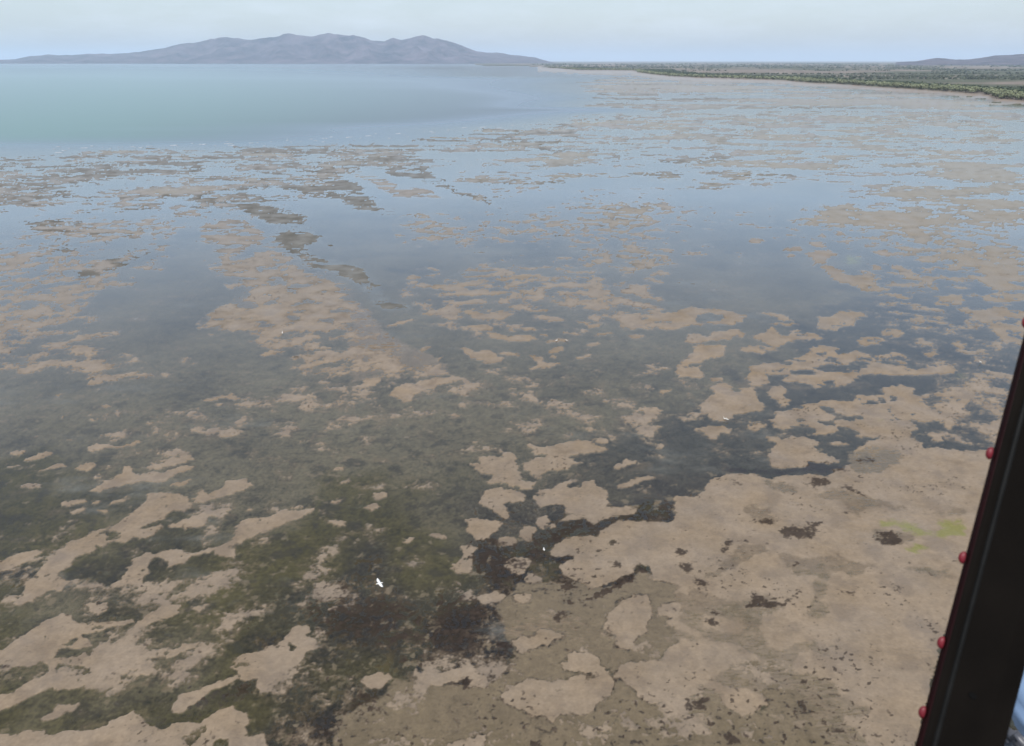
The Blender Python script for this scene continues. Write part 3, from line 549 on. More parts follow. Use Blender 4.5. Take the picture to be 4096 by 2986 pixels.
# dark weed on the sand, speckled
Dk = sample(R_dark, ix, iy)
dspk = sstep(0.30, 0.72, 0.78 * Dk + 0.40 * c1 + 0.40 * c2 + 0.25 * c5) * 0.85
spot_w = sstep(0.02, 0.60, fbm(x, y, 13, 3, 135, 0.55) + 0.55 * sstep(2350, 2900, jp) * sstep(1500, 2500, ip) * sstep(3900, 3300, ip))
spots = sstep(0.46, 0.76, fbm(x, y, 0.75, 3, 131, 0.6, footx) + 0.30 * (spot_w - 0.5)) * spot_w * near * sstep(0.3, 0.6, S_hard + D_hard) * 0.8
dk2 = np.maximum(dspk, spots)[:, None] * (near[:, None] * 0.6 + 0.4)
col = col * (1 - dk2) + dk2 * (np.array([0.021, 0.0155, 0.013]) * np.clip(1 + 0.5 * c2 + 0.3 * s2, 0.4, 2)[:, None])
gr = (sstep(0.10, 0.62, sample(R_green, ix, iy) + 0.45 * c1 + 0.15 * c2) * 0.85 * sstep(0.03, 0.25, sample(R_green, ix, iy)))[:, None]
col = col * (1 - gr) + gr * np.array([0.125, 0.12, 0.035])
# heights
z = -0.10 + 0.035 * c1 * (1 - far_w[:, 0]) + near * (0.115 * dw * sstep(1820, 2080, jp) + 0.05 * sstep(1900, 2500, jp) * (1 - dw) + 0.05 * c2 * (0.3 + dw) * sstep(1700, 2080, jp))
z = z * (1 - D_hard) + (-0.018 + 0.006 * s1) * D_hard
zm = 0.012 + 0.015 * f_st3
z = np.where(M_hard > 0, z * (1 - M_hard) + zm * M_hard, z)
z = z * (1 - is_sand) + (0.035 + 0.012 * s1 + 0.006 * s2) * is_sand
z += 0.03 * dspk * near + 0.025 * spots
grain = (box(rng.random((NR, NC)) - 0.5, 4, 1) * 2.4).ravel()
g2 = fbm(x * 0.6, y, 1.0, 2, 191, 0.8, footx * 0.5)
z += (0.16 * grain + 0.05 * g2) * np.maximum(4 * is_sand * (1 - is_sand), 4 * M_hard * (1 - M_hard)) * (0.35 + 0.65 * sstep(120, 300, dist))
z = z * np.clip(dist / 700.0, 1, 40)
z = z - 2.5 * sstep(0.5, 1.0, sea)
# the coastal plain behind the mangroves
pl = fbm(x, y, 900, 4, 141, 0.55, foot * 0.4) + 0.5 * fbm(x, y, 2600, 3, 145, 0.5, foot * 0.3)
pan = sstep(-0.12, 0.15, pl)
plain = np.array([0.072, 0.078, 0.058]) * (1 - pan[:, None]) + pan[:, None] * np.array([0.145, 0.125, 0.108])
plain = plain * np.clip(1 + 0.25 * fbm(x, y, 120, 3, 149, 0.5, footx), 0.6, 1.5)[:, None]
lh = sstep(0.35, 0.65, land)
far_land = ((y > 16000) & (x > -1500)) | ((x > 3.2 * half.max() * 0) & (ip > 4096) & (jp < 425))
lh = np.where((ip > 4096) & (jp < 402), 1.0, lh)
lh = np.where((y > 15500) & (ip > 1990), 1.0, lh)
col = col * (1 - lh[:, None]) + plain * lh[:, None]
z = z * (1 - lh) + lh * (0.6 + np.clip((dist - 2000) / 2500, 0, 6))
# bare beach below the mangroves
beach = np.clip(sample(blur(R_land, 6, 5, 2), ip, jp) * 2.4, 0, 1) * (1 - lh) * (ip > 2150)
bs = sstep(0.15, 0.6, beach + 0.25 * f_big)[:, None]
col = col * (1 - bs) + bs * np.array([0.17, 0.132, 0.10])
z = np.where((bs[:, 0] > 0.3) & (lh < 0.3), np.maximum(z, 0.03 * np.clip(dist / 700, 1, 40)), z)
wetness = np.clip(0.30 + 0.25 * sstep(150, 600, dist) + 0.25 * f_mid - lh - 0.35 * M_hard * (1 - is_sand), 0, 1) * (z > -0.012) * (1 - near * 0.9 * np.clip(dw * (1 - is_sand) + dk2[:, 0], 0, 1)) 

m, n, l, b = new_mat('flat_bed')
at = n.new('ShaderNodeAttribute'); at.attribute_name = 'bed'
aw = n.new('ShaderNodeAttribute'); aw.attribute_name = 'wet'
ge = n.new('ShaderNodeNewGeometry')
n1 = n.new('ShaderNodeTexNoise'); n1.inputs['Scale'].default_value = 3.1; n1.inputs['Detail'].default_value = 6; n1.inputs['Roughness'].default_value = 0.65
l.new(ge.outputs['Position'], n1.inputs['Vector'])
mr = n.new('ShaderNodeMapRange'); mr.inputs[1].default_value = 0.28; mr.inputs[2].default_value = 0.72; mr.inputs[3].default_value = 0.88; mr.inputs[4].default_value = 1.12
l.new(n1.outputs['Fac'], mr.inputs[0])
vm = n.new('ShaderNodeVectorMath'); vm.operation = 'SCALE'; l.new(at.outputs['Color'], vm.inputs[0]); l.new(mr.outputs[0], vm.inputs['Scale'])
l.new(vm.outputs[0], b.inputs['Base Color'])
bp = n.new('ShaderNodeBump'); bp.inputs['Strength'].default_value = 0.3; bp.inputs['Distance'].default_value = 0.05
l.new(n1.outputs['Fac'], bp.inputs['Height']); l.new(bp.outputs[0], b.inputs['Normal'])
r1 = n.new('ShaderNodeMapRange'); r1.inputs[3].default_value = 0.75; r1.inputs[4].default_value = 0.5; l.new(aw.outputs['Fac'], r1.inputs[0]); l.new(r1.outputs[0], b.inputs['Roughness'])
l.new(aw.outputs['Fac'], b.inputs['Specular IOR Level'])
l.new(aw.outputs['Fac'], b.inputs['Coat Weight']); b.inputs['Coat Roughness'].default_value = 0.22; b.inputs['Coat IOR'].default_value = 1.33
M_BED = m
flat = mesh_obj('tidal_flat', np.stack([x, y, z], -1), grid_faces(NR, NC), M_BED, smooth=True)
vcol(flat, 'bed', col); vfloat(flat, 'wet', wetness)
tag(flat, kind='structure')

# ------------------------------------------------------------------ water lying over the flat and opening into the bay
wr = np.arange(0, NR, 4); wr = np.unique(np.append(wr, NR - 1)); wc = np.unique(np.append(np.arange(0, NC, 6), NC - 1))
sel = (wr[:, None] * NC + wc[None, :])
wxv, wyv = X[np.ix_(wr, wc)].ravel(), Y[np.ix_(wr, wc)].ravel()
wip, wjp = ip[sel.ravel()], jp[sel.ravel()]
wsea = sea[sel.ravel()]
m, n, l, b = new_mat('bay_water')
n.remove(b); out = n['Material Output']
asea = n.new('ShaderNodeAttribute'); asea.attribute_name = 'sea'
acl = n.new('ShaderNodeAttribute'); acl.attribute_name = 'silt'
ge = n.new('ShaderNodeNewGeometry')
wv = n.new('ShaderNodeTexNoise'); wv.inputs['Scale'].default_value = 0.9; wv.inputs['Detail'].default_value = 3
l.new(ge.outputs['Position'], wv.inputs['Vector'])
bp = n.new('ShaderNodeBump'); bp.inputs['Strength'].default_value = 0.10; bp.inputs['Distance'].default_value = 0.05; l.new(wv.outputs['Fac'], bp.inputs['Height'])
fr = n.new('ShaderNodeFresnel'); fr.inputs['IOR'].default_value = 1.34
gl = n.new('ShaderNodeBsdfGlossy'); gr_ = n.new('ShaderNodeMapRange'); gr_.inputs[3].default_value = 0.08; gr_.inputs[4].default_value = 0.38; l.new(asea.outputs['Fac'], gr_.inputs[0]); l.new(gr_.outputs[0], gl.inputs['Roughness']); gl.inputs['Color'].default_value = (0.86, 0.93, 1.0, 1); l.new(bp.outputs[0], gl.inputs['Normal'])
tr = n.new('ShaderNodeBsdfTransparent'); tr.inputs['Color'].default_value = (0.955, 0.955, 0.90, 1)
df = n.new('ShaderNodeBsdfDiffuse')
ct = n.new('ShaderNodeMixRGB'); ct.inputs['Color1'].default_value = (0.062, 0.075, 0.082, 1); ct.inputs['Color2'].default_value = (0.078, 0.148, 0.122, 1)
l.new(acl.outputs['Fac'], ct.inputs['Fac']); l.new(ct.outputs[0], df.inputs['Color'])
mx1 = n.new('ShaderNodeMixShader'); l.new(asea.outputs['Fac'], mx1.inputs['Fac']); l.new(tr.outputs[0], mx1.inputs[1]); l.new(df.outputs[0], mx1.inputs[2])
mx2 = n.new('ShaderNodeMixShader'); fs = n.new('ShaderNodeMapRange'); fs.inputs[3].default_value = 0.97; fs.inputs[4].default_value = 0.30; l.new(asea.outputs['Fac'], fs.inputs[0])
f1 = n.new('ShaderNodeMath'); f1.operation = 'MULTIPLY_ADD'; f1.inputs[1].default_value = 0.70; f1.inputs[2].default_value = 1.12; l.new(fr.outputs[0], f1.inputs[0])
f2 = n.new('ShaderNodeMath'); f2.operation = 'MULTIPLY'; l.new(fr.outputs[0], f2.inputs[0]); l.new(f1.outputs[0], f2.inputs[1])
fm = n.new('ShaderNodeMath'); fm.operation = 'MULTIPLY'; l.new(f2.outputs[0], fm.inputs[0]); l.new(fs.outputs[0], fm.inputs[1])
fc = n.new('ShaderNodeMath'); fc.operation = 'MINIMUM'; fc.inputs[1].default_value = 0.55; l.new(fm.outputs[0], fc.inputs[0]); l.new(fc.outputs[0], mx2.inputs['Fac']); l.new(mx1.outputs[0], mx2.inputs[1]); l.new(gl.outputs[0], mx2.inputs[2])
l.new(mx2.outputs[0], out.inputs['Surface'])
M_WATER = m
water = mesh_obj('shallow_water', np.stack([wxv, wyv, np.zeros_like(wxv)], -1), grid_faces(len(wr), len(wc)), M_WATER, smooth=True)
turb = 0.97 * sstep(0.05, 0.95, wsea)
silt = sstep(0.1, 0.9, wsea) * sstep(2500, 300, wip + 2.6 * np.clip(wjp - 400, 0, 500)) 
vfloat(water, 'sea', turb); vfloat(water, 'silt', silt)
tag(water, kind='structure')

# ------------------------------------------------------------------ thin lines of surf where the bay meets the flat
sv, sf = [], []
for lane, (dy, keep) in enumerate(((0, 0.60), (7, 0.45), (-6, 0.25), (15, 0.3))):
    lp = P('d', '120,330 330,324 560,316 760,305 930,293 1150,277 1235,266'); tt = np.linspace(0, 1, 900)
    ax_ = np.interp(tt, np.linspace(0, 1, len(lp)), lp[:, 0]); ay_ = np.interp(tt, np.linspace(0, 1, len(lp)), lp[:, 1]) + dy
    g_ = gnoise(tt * 46 + lane * 9.7, tt * 0 + lane, 301) + 0.6 * gnoise(tt * 170, tt * 0 + lane * 3.1, 303)
    wx_, wy_ = ground(ax_, ay_)
    wy_ = wy_ + 9 * gnoise(wx_ / 60, wx_ * 0 + lane, 307)
    wd = np.clip(g_ - (0.75 - keep), 0, 0.7) * 5.5
    for i in range(899):
        if wd[i] <= 0.05 or wd[i + 1] <= 0.05: continue
        k = len(sv)
        sv += [(wx_[i], wy_[i] - wd[i], 0.02), (wx_[i + 1], wy_[i + 1] - wd[i + 1], 0.02), (wx_[i + 1], wy_[i + 1] + wd[i + 1], 0.02), (wx_[i], wy_[i] + wd[i], 0.02),
               (wx_[i], wy_[i], 0.22), (wx_[i + 1], wy_[i + 1], 0.22)]
        sf += [(k, k + 1, k + 5, k + 4), (k + 4, k + 5, k + 2, k + 3)]
M_FOAM = simple_mat('surf_foam', (0.30, 0.32, 0.34), 0.8, 0.2, 0.3, 0.4)
tag(mesh_obj('surf_line', sv, sf, M_FOAM), kind='structure')

# ------------------------------------------------------------------ hills
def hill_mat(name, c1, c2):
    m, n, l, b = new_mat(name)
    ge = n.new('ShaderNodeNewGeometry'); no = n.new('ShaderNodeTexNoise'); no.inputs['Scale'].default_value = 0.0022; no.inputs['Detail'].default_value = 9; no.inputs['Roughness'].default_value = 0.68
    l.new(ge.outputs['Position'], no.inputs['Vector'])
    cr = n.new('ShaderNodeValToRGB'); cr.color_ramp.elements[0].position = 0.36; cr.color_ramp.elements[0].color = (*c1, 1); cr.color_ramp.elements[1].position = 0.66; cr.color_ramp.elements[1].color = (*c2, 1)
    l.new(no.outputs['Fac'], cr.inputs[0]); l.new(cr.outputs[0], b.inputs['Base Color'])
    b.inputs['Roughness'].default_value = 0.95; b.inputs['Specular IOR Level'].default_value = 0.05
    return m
M_HILL = hill_mat('hazy_hill_scrub', (0.003, 0.005, 0.014), (0.100, 0.078, 0.095))  # scrub colour with the blue-purple of distance haze mixed in
def ridge(name, sky_px, sky_py, front_y, ridge_y, back_y, seed, ncol=420, nrow=70):
    px = np.linspace(sky_px[0], sky_px[-1], ncol); py = np.interp(px, sky_px, sky_py)
    u = (px - CX) / FPX * CP
    t = np.linspace(0, 1, nrow)
    yy = np.where(t < 0.7, front_y + (ridge_y - front_y) * t / 0.7, ridge_y + (back_y - ridge_y) * (t - 0.7) / 0.3)
    YY = np.repeat(yy[:, None], ncol, 1); XX = YY * u[None, :]
    rd_warp = 420 * gnoise(XX / 1500, YY / 5000 + seed, seed)
    slope = np.tan(np.arctan((CY - py) / FPX) - PITCH)
    H = HC + slope * ridge_y
    a = np.clip((YY - front_y) / (ridge_y - front_y), 0, 1); bk = np.clip((back_y - YY) / (back_y - ridge_y), 0, 1)
    rd = np.abs(fbm((XX + rd_warp).ravel(), YY.ravel() * 0.55, 1500, 5, seed, 0.55)).reshape(XX.shape)
    prof = np.where(t[:, None] < 0.7, np.sign(a) * np.abs(a) ** 0.95, bk ** 0.8)
    Z = H[None, :] * prof * (1 - 1.0 * np.minimum(1.5 * rd, 0.8) * (1 - np.clip(prof, 0, 1)) ** 0.5)
    Z += 9 * fbm(XX.ravel(), YY.ravel(), 260, 4, seed + 9).reshape(XX.shape) * np.clip(H / 200, 0.05, 1)[None, :]
    Z[0] = -6; Z[-1] = -6; Z[:, 0] = np.minimum(Z[:, 0], Z[:, 0]); Z = np.maximum(Z, -6)
    o = mesh_obj(name, np.stack([XX.ravel(), YY.ravel(), Z.ravel()], -1), grid_faces(nrow, ncol), M_HILL, smooth=True)
    return tag(o, kind='structure')
s1x = np.array([-700,-300,0,70,145,220,320,400,500,620,700,760,830,860,920,990,1060,1115,1200,1225,1270,1310,1390,1430,1465,1500,1535,1570,1610,1650,1705,1745,1780,1810,1875,1930,1985,2040,2110,2150,2200,2266,2366,2400,2431,2466]) * 0.9038
s1y = np.array([285,276,265,262,247,242,244,237,238,232,215,205,190,187,175,163,167,176,165,163,150,145,155,145,138,145,157,149,160,174,181,165,172,165,152,168,180,200,225,234,233,243,254,264,273,280]) * 0.9038
ridge('mountain', s1x, s1y, 17300, 20500, 24500, 5)
s2x = 2048 + np.array([1700,1790,1850,1880,1920,1960,2000,2060,2130,2180,2266,2400,2600,2800,3000]) * 0.9038
s2y = np.array([276,270,259,255,258,265,264,258,246,243,240,232,222,240,276]) * 0.9038
ridge('hill', s2x, s2y, 10500, 12600, 15500, 9, 200, 50)

# ------------------------------------------------------------------ mangroves
def leaf_mat(name, c1, c2):
    m, n, l, b = new_mat(name)
    ge = n.new('ShaderNodeNewGeometry'); no = n.new('ShaderNodeTexNoise'); no.inputs['Scale'].default_value = 0.06; no.inputs['Detail'].default_value = 6
    l.new(ge.outputs['Position'], no.inputs['Vector'])
    cr = n.new('ShaderNodeValToRGB'); cr.color_ramp.elements[0].position = 0.36; cr.color_ramp.elements[0].color = (*c1, 1); cr.color_ramp.elements[1].position = 0.64; cr.color_ramp.elements[1].color = (*c2, 1)
    l.new(no.outputs['Fac'], cr.inputs[0]); l.new(cr.outputs[0], b.inputs['Base Color']); b.inputs['Roughness'].default_value = 0.7; b.inputs['Specular IOR Level'].default_value = 0.2
    return m
M_LEAF = leaf_mat('mangrove_leaf', (0.125, 0.14, 0.078), (0.185, 0.20, 0.115))
M_DARKLEAF = leaf_mat('forest_leaf', (0.030, 0.046, 0.026), (0.065, 0.085, 0.045))
M_SCRUB = leaf_mat('scrub_leaf', (0.05, 0.062, 0.042), (0.085, 0.098, 0.066))
M_BARK = simple_mat('mangrove_bark', (0.12, 0.10, 0.085), 0.9, 0.1, 0.2, 1.0)

def crown_cloud(nq, rx, ry, rz, zc, r, lobes=5, size=0.9):
    """leaf clumps through the volume of a lobed crown: quads (4 verts each)"""
    cen = np.stack([r.normal(0, rx * 0.45, lobes), r.normal(0, ry * 0.45, lobes), zc + r.uniform(-0.35, 0.5, lobes) * rz], -1)
    rad = r.uniform(0.45, 0.75, lobes)
    k = r.integers(0, lobes, nq)
    d = r.normal(size=(nq, 3)); d /= np.linalg.norm(d, axis=1)[:, None]
    rr = r.uniform(0.45, 1.0, nq) ** 0.6
    p = cen[k] + d * (rr * rad[k])[:, None] * np.array([rx, ry, rz])
    t1 = r.normal(size=(nq, 3)); nrm = d * 1.0 + np.array([0, 0, 0.35]) + r.normal(size=(nq, 3)) * 0.3
    nrm /= np.linalg.norm(nrm, axis=1)[:, None]
    t1 -= nrm * (t1 * nrm).sum(1)[:, None]; t1 /= np.linalg.norm(t1, axis=1)[:, None]
    t2 = np.cross(nrm, t1)
    s = (size * r.uniform(0.6, 1.3, nq))[:, None]
    return np.stack([p + t1 * s + t2 * s * 0.6, p - t1 * s * 0.7 + t2 * s, p - t1 * s - t2 * s * 0.7, p + t1 * s * 0.8 - t2 * s], 1).reshape(-1, 3)

def trunk_geo(r, h):
    v = []; f = []
    def limb(a, b_, r0, r1):
        a = np.array(a, float); b_ = np.array(b_, float); d = b_ - a; d /= np.linalg.norm(d)
        u_ = np.cross(d, [0.3, 0.9, 0.1]); u_ /= np.linalg.norm(u_); w_ = np.cross(d, u_); s = len(v)
        for (c, q) in ((a, r0), (b_, r1)):
            for i in range(5):
                t = 2 * math.pi * i / 5; v.append(c + (u_ * math.cos(t) + w_ * math.sin(t)) * q)
        for i in range(5): f.append((s + i, s + (i + 1) % 5, s + 5 + (i + 1) % 5, s + 5 + i))
    limb((0, 0, -0.5), (0.1, 0, h * 0.4), 0.22, 0.15)
    for i in range(4):
        t = r.uniform(0, 6.28); limb((0.1, 0, h * 0.32), (math.cos(t) * h * 0.25, math.sin(t) * h * 0.25, h * 0.72), 0.12, 0.05)
    for i in range(5):
        t = 6.28 * i / 5 + r.uniform(-0.3, 0.3); limb((0, 0, h * 0.16), (math.cos(t) * 1.1, math.sin(t) * 1.1, -0.5), 0.07, 0.05)
    return np.array(v), f

crowns, trunks = [], []
for k in range(6):
    r = np.random.default_rng(100 + k)
    h = 9.5
    q = crown_cloud(230, 4.6, 4.2, 4.2, 5.3, r, 6, 0.75)
    q[:, 2] = np.maximum(q[:, 2], 0.6)
    me = bpy.data.meshes.new('crown'); fa = np.arange(len(q)).reshape(-1, 4)
    o = mesh_obj('crown', q, fa, M_LEAF); crowns.append(o.data); bpy.data.objects.remove(o)
    tv, tf = trunk_geo(r, h); o = mesh_obj('trunk', tv, tf, M_BARK); trunks.append(o.data); bpy.data.objects.remove(o)
ex, ey = ground(LAND_EDGE[:, 0], LAND_EDGE[:, 1])
E = np.stack([ex, ey], -1)[::-1]                       # from the right edge of the frame outward
# carry the shore on past the frame edge
E = np.vstack([E[0] + (E[0] - E[2]) / np.linalg.norm(E[0] - E[2]) * 420, E])
seg = np.r_[0, np.cumsum(np.linalg.norm(np.diff(E, axis=0), axis=1))]
def shore(s):
    i = min(np.searchsorted(seg, s, 'right') - 1, len(seg) - 2); t = (s - seg[i]) / (seg[i + 1] - seg[i])
    p = E[i] * (1 - t) + E[i + 1] * t; d = E[i + 1] - E[i]; d /= np.linalg.norm(d)
    nrm = np.array([d[1], -d[0]])
    if nrm[0] < 0: nrm = -nrm
    return p, nrm
s = 300.0; cnt = 0
while cnt < 280 and s < seg[-1] - 60:
    p, nr = shore(s)
    off = random.uniform(-2, 6) + (random.random() < 0.6) * random.uniform(6, 26)
    q = p + nr * off
    sc = random.uniform(0.85, 1.25) * (1.0 if off < 8 else 1.15)
    k = random.randrange(6); rz = random.uniform(0, 6.28)
    e = empty('mangrove_tree', (q[0], q[1], 0.35)); e.rotation_euler = (0, 0, rz); e.scale = (sc * random.uniform(0.9, 1.2), sc * random.uniform(0.9, 1.2), sc)
    for nm, me in (('crown', crowns[k]), ('trunk', trunks[k])):
        c = bpy.data.objects.new(nm, me); COL.objects.link(c); c.parent = e
    tag(e, 'pale green mangrove tree in the fringe between brown mudflat and dark forest', 'tree', 'mangrove trees along the mudflat edge')
    cnt += 1; s += random.uniform(3.2, 6.2) * (1 + max(0, s - 600) / 2600)
s_ind = s
def forest(name, spots, rng_, mat, nq=26, size=1.7, label=None):
    allv = []
    for (px_, py_, hh, w) in spots:
        q = crown_cloud(nq, w, w, hh * 0.42, hh * 0.6, rng_, 3, size * w / 4.5)
        q[:, 0] += px_; q[:, 1] += py_; q[:, 2] += 0.8 + min(6, max(0, (math.hypot(px_, py_) - 2000) / 2500)); allv.append(q)
    v = np.vstack(allv); o = mesh_obj(name, v, np.arange(len(v)).reshape(-1, 4), mat)
    return tag(o, label, 'forest' if label else None, None, 'stuff')
r = np.random.default_rng(55)
sp_f = []; ss = s_ind - 40
while ss < seg[-1] - 5:                                  # far end of the pale fringe
    p, nr = shore(ss)
    for _ in range(2):
        q = p + nr * r.uniform(-2, 30); sp_f.append((q[0], q[1], r.uniform(6, 10), r.uniform(4, 6.5)))
    ss += 9
forest('mangrove_fringe', sp_f, r, M_LEAF, 18, 2.0, 'pale green far end of the mangrove fringe curving towards the mountain')
sp_d = []
for _ in range(4200):                                    # dark belt behind the fringe
    t = r.uniform(0, 1) ** 1.4; ss = 60 + t * (seg[-1] - 70)
    p, nr = shore(ss); q = p + nr * (30 + r.uniform(0, 1) ** 1.2 * (60 + 0.03 * ss)); d_ = math.hypot(*q)
    sp_d.append((q[0], q[1], r.uniform(6.5, 10.5), r.uniform(4, 6) * max(1, d_ / 4500)))
forest('mangrove_forest', sp_d, r, M_DARKLEAF, 34, 1.4, 'dark green mangrove forest behind the pale fringe on the right shore')
# scattered scrub belts over the plain
cy_ = np.exp(r.uniform(math.log(1450), math.log(14000), 60000)); cx_ = r.uniform(0.02, 0.74, 60000) * cy_
ca_, cb_ = project(cx_, cy_)
ok_ = ((sample(R_land, ca_, cb_) > 0.9) | (ca_ > 4090)) & (cb_ < 400)
ok_ &= (0.6 * (fbm(cx_, cy_, 900, 4, 141, 0.55) + 0.5 * fbm(cx_, cy_, 2600, 3, 145, 0.5)) + 0.9 * fbm(cx_ * 0.16, cy_, 420, 3, 147)) < -0.18
# clear of the shore belt itself
sd_ = np.full(len(cx_), 1e9)
for s_k in np.linspace(0, seg[-1], 260):
    p_, _n = shore(s_k); sd_ = np.minimum(sd_, np.hypot(cx_ - p_[0], cy_ - p_[1]))
ok_ &= sd_ > 150 + 0.02 * cy_
sp_p = [(a_, b_, r.uniform(2.5, 4.5), r.uniform(4, 6.5) * max(1, b_ / 4500)) for a_, b_ in zip(cx_[ok_][:3600], cy_[ok_][:3600])]
forest('scrub_belts', sp_p, r, M_SCRUB, 14, 2.2, 'grey green scrub in long bands over the far coastal plain')

# ------------------------------------------------------------------ birds
M_FEATHER = simple_mat('white_feather', (0.62, 0.61, 0.585), 0.6, 0.3, 0.04, 30)
M_BILL = simple_mat('bill', (0.55, 0.38, 0.08), 0.5, 0.4, 0.1, 30)
M_LEGM = simple_mat('bird_leg', (0.05, 0.05, 0.045), 0.6, 0.3, 0.1, 30)
def loft(name, rings, mat, parent, nseg=8, squash=1.0):
    """rings: (x, y, z, radius) along a body axis"""
    v = []; f = []
    pts_ = [Vector(r_[:3]) for r_ in rings]
    for i, r_ in enumerate(rings):
        d = (pts_[min(i + 1, len(rings) - 1)] - pts_[max(i - 1, 0)]).normalized()
        a_ = d.cross(Vector((0, 1, 0.01))).normalized(); b_ = d.cross(a_).normalized()
        for k in range(nseg):
            t = 2 * math.pi * k / nseg; v.append(pts_[i] + a_ * math.cos(t) * r_[3] * squash + b_ * math.sin(t) * r_[3])
    for i in range(len(rings) - 1):
        for k in range(nseg): f.append((i * nseg + k, i * nseg + (k + 1) % nseg, (i + 1) * nseg + (k + 1) % nseg, (i + 1) * nseg + k))
    f.append(tuple(range(nseg))[::-1]); f.append(tuple(range((len(rings) - 1) * nseg, len(rings) * nseg)))
    return mesh_obj(name, v, f, mat, parent, True)
def wing(name, side, parent, up=0.10, span=0.50):
    """cambered wing with thickness; x forward, y outwards"""
    st = [(0.0, 0.12, -0.12, 0.0), (0.16, 0.15, -0.13, 0.5), (0.30, 0.13, -0.12, 0.8), (0.42, 0.08, -0.10, 0.95), (0.50, 0.0, -0.07, 1.0)]
    v = []; f = []
    for (yy, le, te, t) in st:
        zz = up * t * (1.1 - 0.35 * t); yq = side * yy * span / 0.5
        for (xx, dz) in ((le, 0.0), ((le * 0.4 + te * 0.6), 0.018), (te, 0.0), ((le * 0.4 + te * 0.6), 0.004)):
            v.append((xx, yq, zz + dz + 0.03))
    for i in range(len(st) - 1):
        for k in range(4):
            f.append((i * 4 + k, i * 4 + (k + 1) % 4, i * 4 + 4 + (k + 1) % 4, i * 4 + 4 + k))
    f.append((0, 1, 2, 3)); e_ = (len(st) - 1) * 4; f.append((e_ + 3, e_ + 2, e_ + 1, e_))
    return mesh_obj(name, v, f, M_FEATHER, parent, True)
def flying_bird(px, py, zz, heading, label, scale=1.0, up=0.10, roll=0.0):
    gx_, gy_ = ground(px, py, zz)
    e = empty('white_bird', (float(gx_), float(gy_), zz)); e.rotation_euler = (roll, 0, heading); e.scale = (scale,) * 3
    loft('body', [(-0.26, 0, 0, 0.012), (-0.2, 0, 0.005, 0.04), (-0.08, 0, 0.005, 0.065), (0.06, 0, 0.01, 0.068), (0.15, 0, 0.025, 0.045), (0.21, 0, 0.04, 0.032), (0.26, 0, 0.045, 0.034), (0.30, 0, 0.042, 0.015)], M_FEATHER, e)
    loft('bill', [(0.295, 0, 0.04, 0.014), (0.33, 0, 0.036, 0.009), (0.375, 0, 0.03, 0.002)], M_BILL, e, 6)
    wing('wing', 1, e, up, 0.62); wing('wing', -1, e, up, 0.62)
    for s_ in (-1, 1): loft('leg', [(-0.2, 0.02 * s_, -0.02, 0.008), (-0.27, 0.02 * s_, -0.02, 0.006), (-0.32, 0.022 * s_, -0.022, 0.012)], M_LEGM, e, 5)
    return tag(e, label, 'bird', 'white birds over the flats')
def standing_bird(px, py, heading, label, scale=1.0):
    gx_, gy_ = ground(px, py)
    e = empty('wading_bird', (float(gx_), float(gy_), 0.03)); e.rotation_euler = (0, 0, heading); e.scale = (scale,) * 3
    loft('body', [(-0.30, 0, 0.30, 0.01), (-0.2, 0, 0.34, 0.05), (-0.05, 0, 0.38, 0.085), (0.08, 0, 0.42, 0.085), (0.16, 0, 0.47, 0.05), (0.2, 0, 0.55, 0.03), (0.17, 0, 0.62, 0.025), (0.2, 0, 0.69, 0.026), (0.25, 0, 0.71, 0.03), (0.29, 0, 0.705, 0.012)], M_FEATHER, e)
    loft('bill', [(0.285, 0, 0.705, 0.011), (0.33, 0, 0.695, 0.007), (0.38, 0, 0.68, 0.002)], M_BILL, e, 6)
    for s_ in (-1, 1): loft('leg', [(0.0, 0.035 * s_, 0.33, 0.01), (-0.02, 0.035 * s_, 0.17, 0.008), (0.01, 0.035 * s_, 0.0, 0.008), (0.06, 0.035 * s_, -0.01, 0.006)], M_LEGM, e, 5)
    return tag(e, label, 'bird', 'white birds over the flats')
flying_bird(1519, 2335, 18.0, math.radians(208), 'white bird gliding over the olive weed, the largest of the birds', 1.12, 0.05)
flying_bird(2176, 2199, 1.5, math.radians(185), 'small white bird skimming low over black weed near the centre', 0.62, 0.10)
standing_bird(2898, 1684, math.radians(170), 'left white bird of the pair at the rim of a round sandbank', 1.0)
standing_bird(2908, 1687, math.radians(190), 'right white bird of the pair at the rim of a round sandbank', 1.05)
standing_bird(2226, 1369, math.radians(20), 'left white wading bird of two on a narrow mid-distance sandbar', 0.95)
standing_bird(2266, 1369, math.radians(200), 'right white wading bird of two on a narrow mid-distance sandbar', 0.95)
standing_bird(1130, 1339, math.radians(100), 'lone white wading bird among the pools in the left half', 1.1)
standing_bird(3920, 1456, math.radians(160), 'lone white wading bird beside dark pools near the aircraft post', 0.95)

# ------------------------------------------------------------------ aircraft: door post with riveted edge, things behind it
M_POST = simple_mat('shaded_black_paint', (0.0046, 0.0036, 0.0029), 0.7, 0.05, 0.35, 14)  # black paint, darkened further in place of the cabin roof's shade
M_EDGE = simple_mat('dark_red_paint', (0.009, 0.0014, 0.0017), 0.5, 0.10, 0.3, 20)
M_BEAD = simple_mat('bead_highlight', (0.0062, 0.0062, 0.006), 0.55, 0.12, 0.5, 30)  # highlight along the ridge, put into the colour as a lighter tone
M_RIVET = simple_mat('red_rivet', (0.11, 0.006, 0.012), 0.5, 0.3, 0.12, 40)
M_HOLE = simple_mat('hole_dark', (0.002, 0.002, 0.002), 0.9, 0.1, 0.1, 10)
DP = 0.62
mm = DP / FPX                                             # one photo pixel at the post
A0 = at_depth(4134, 1310 - 60, DP); A1 = at_depth(3650, 3080, DP)
e2 = (A1 - A0).normalized(); fwd = Vector((0, CP, -SP))
e3 = fwd; e1 = e2.cross(e3).normalized()
if e1.x < 0: e1 = -e1
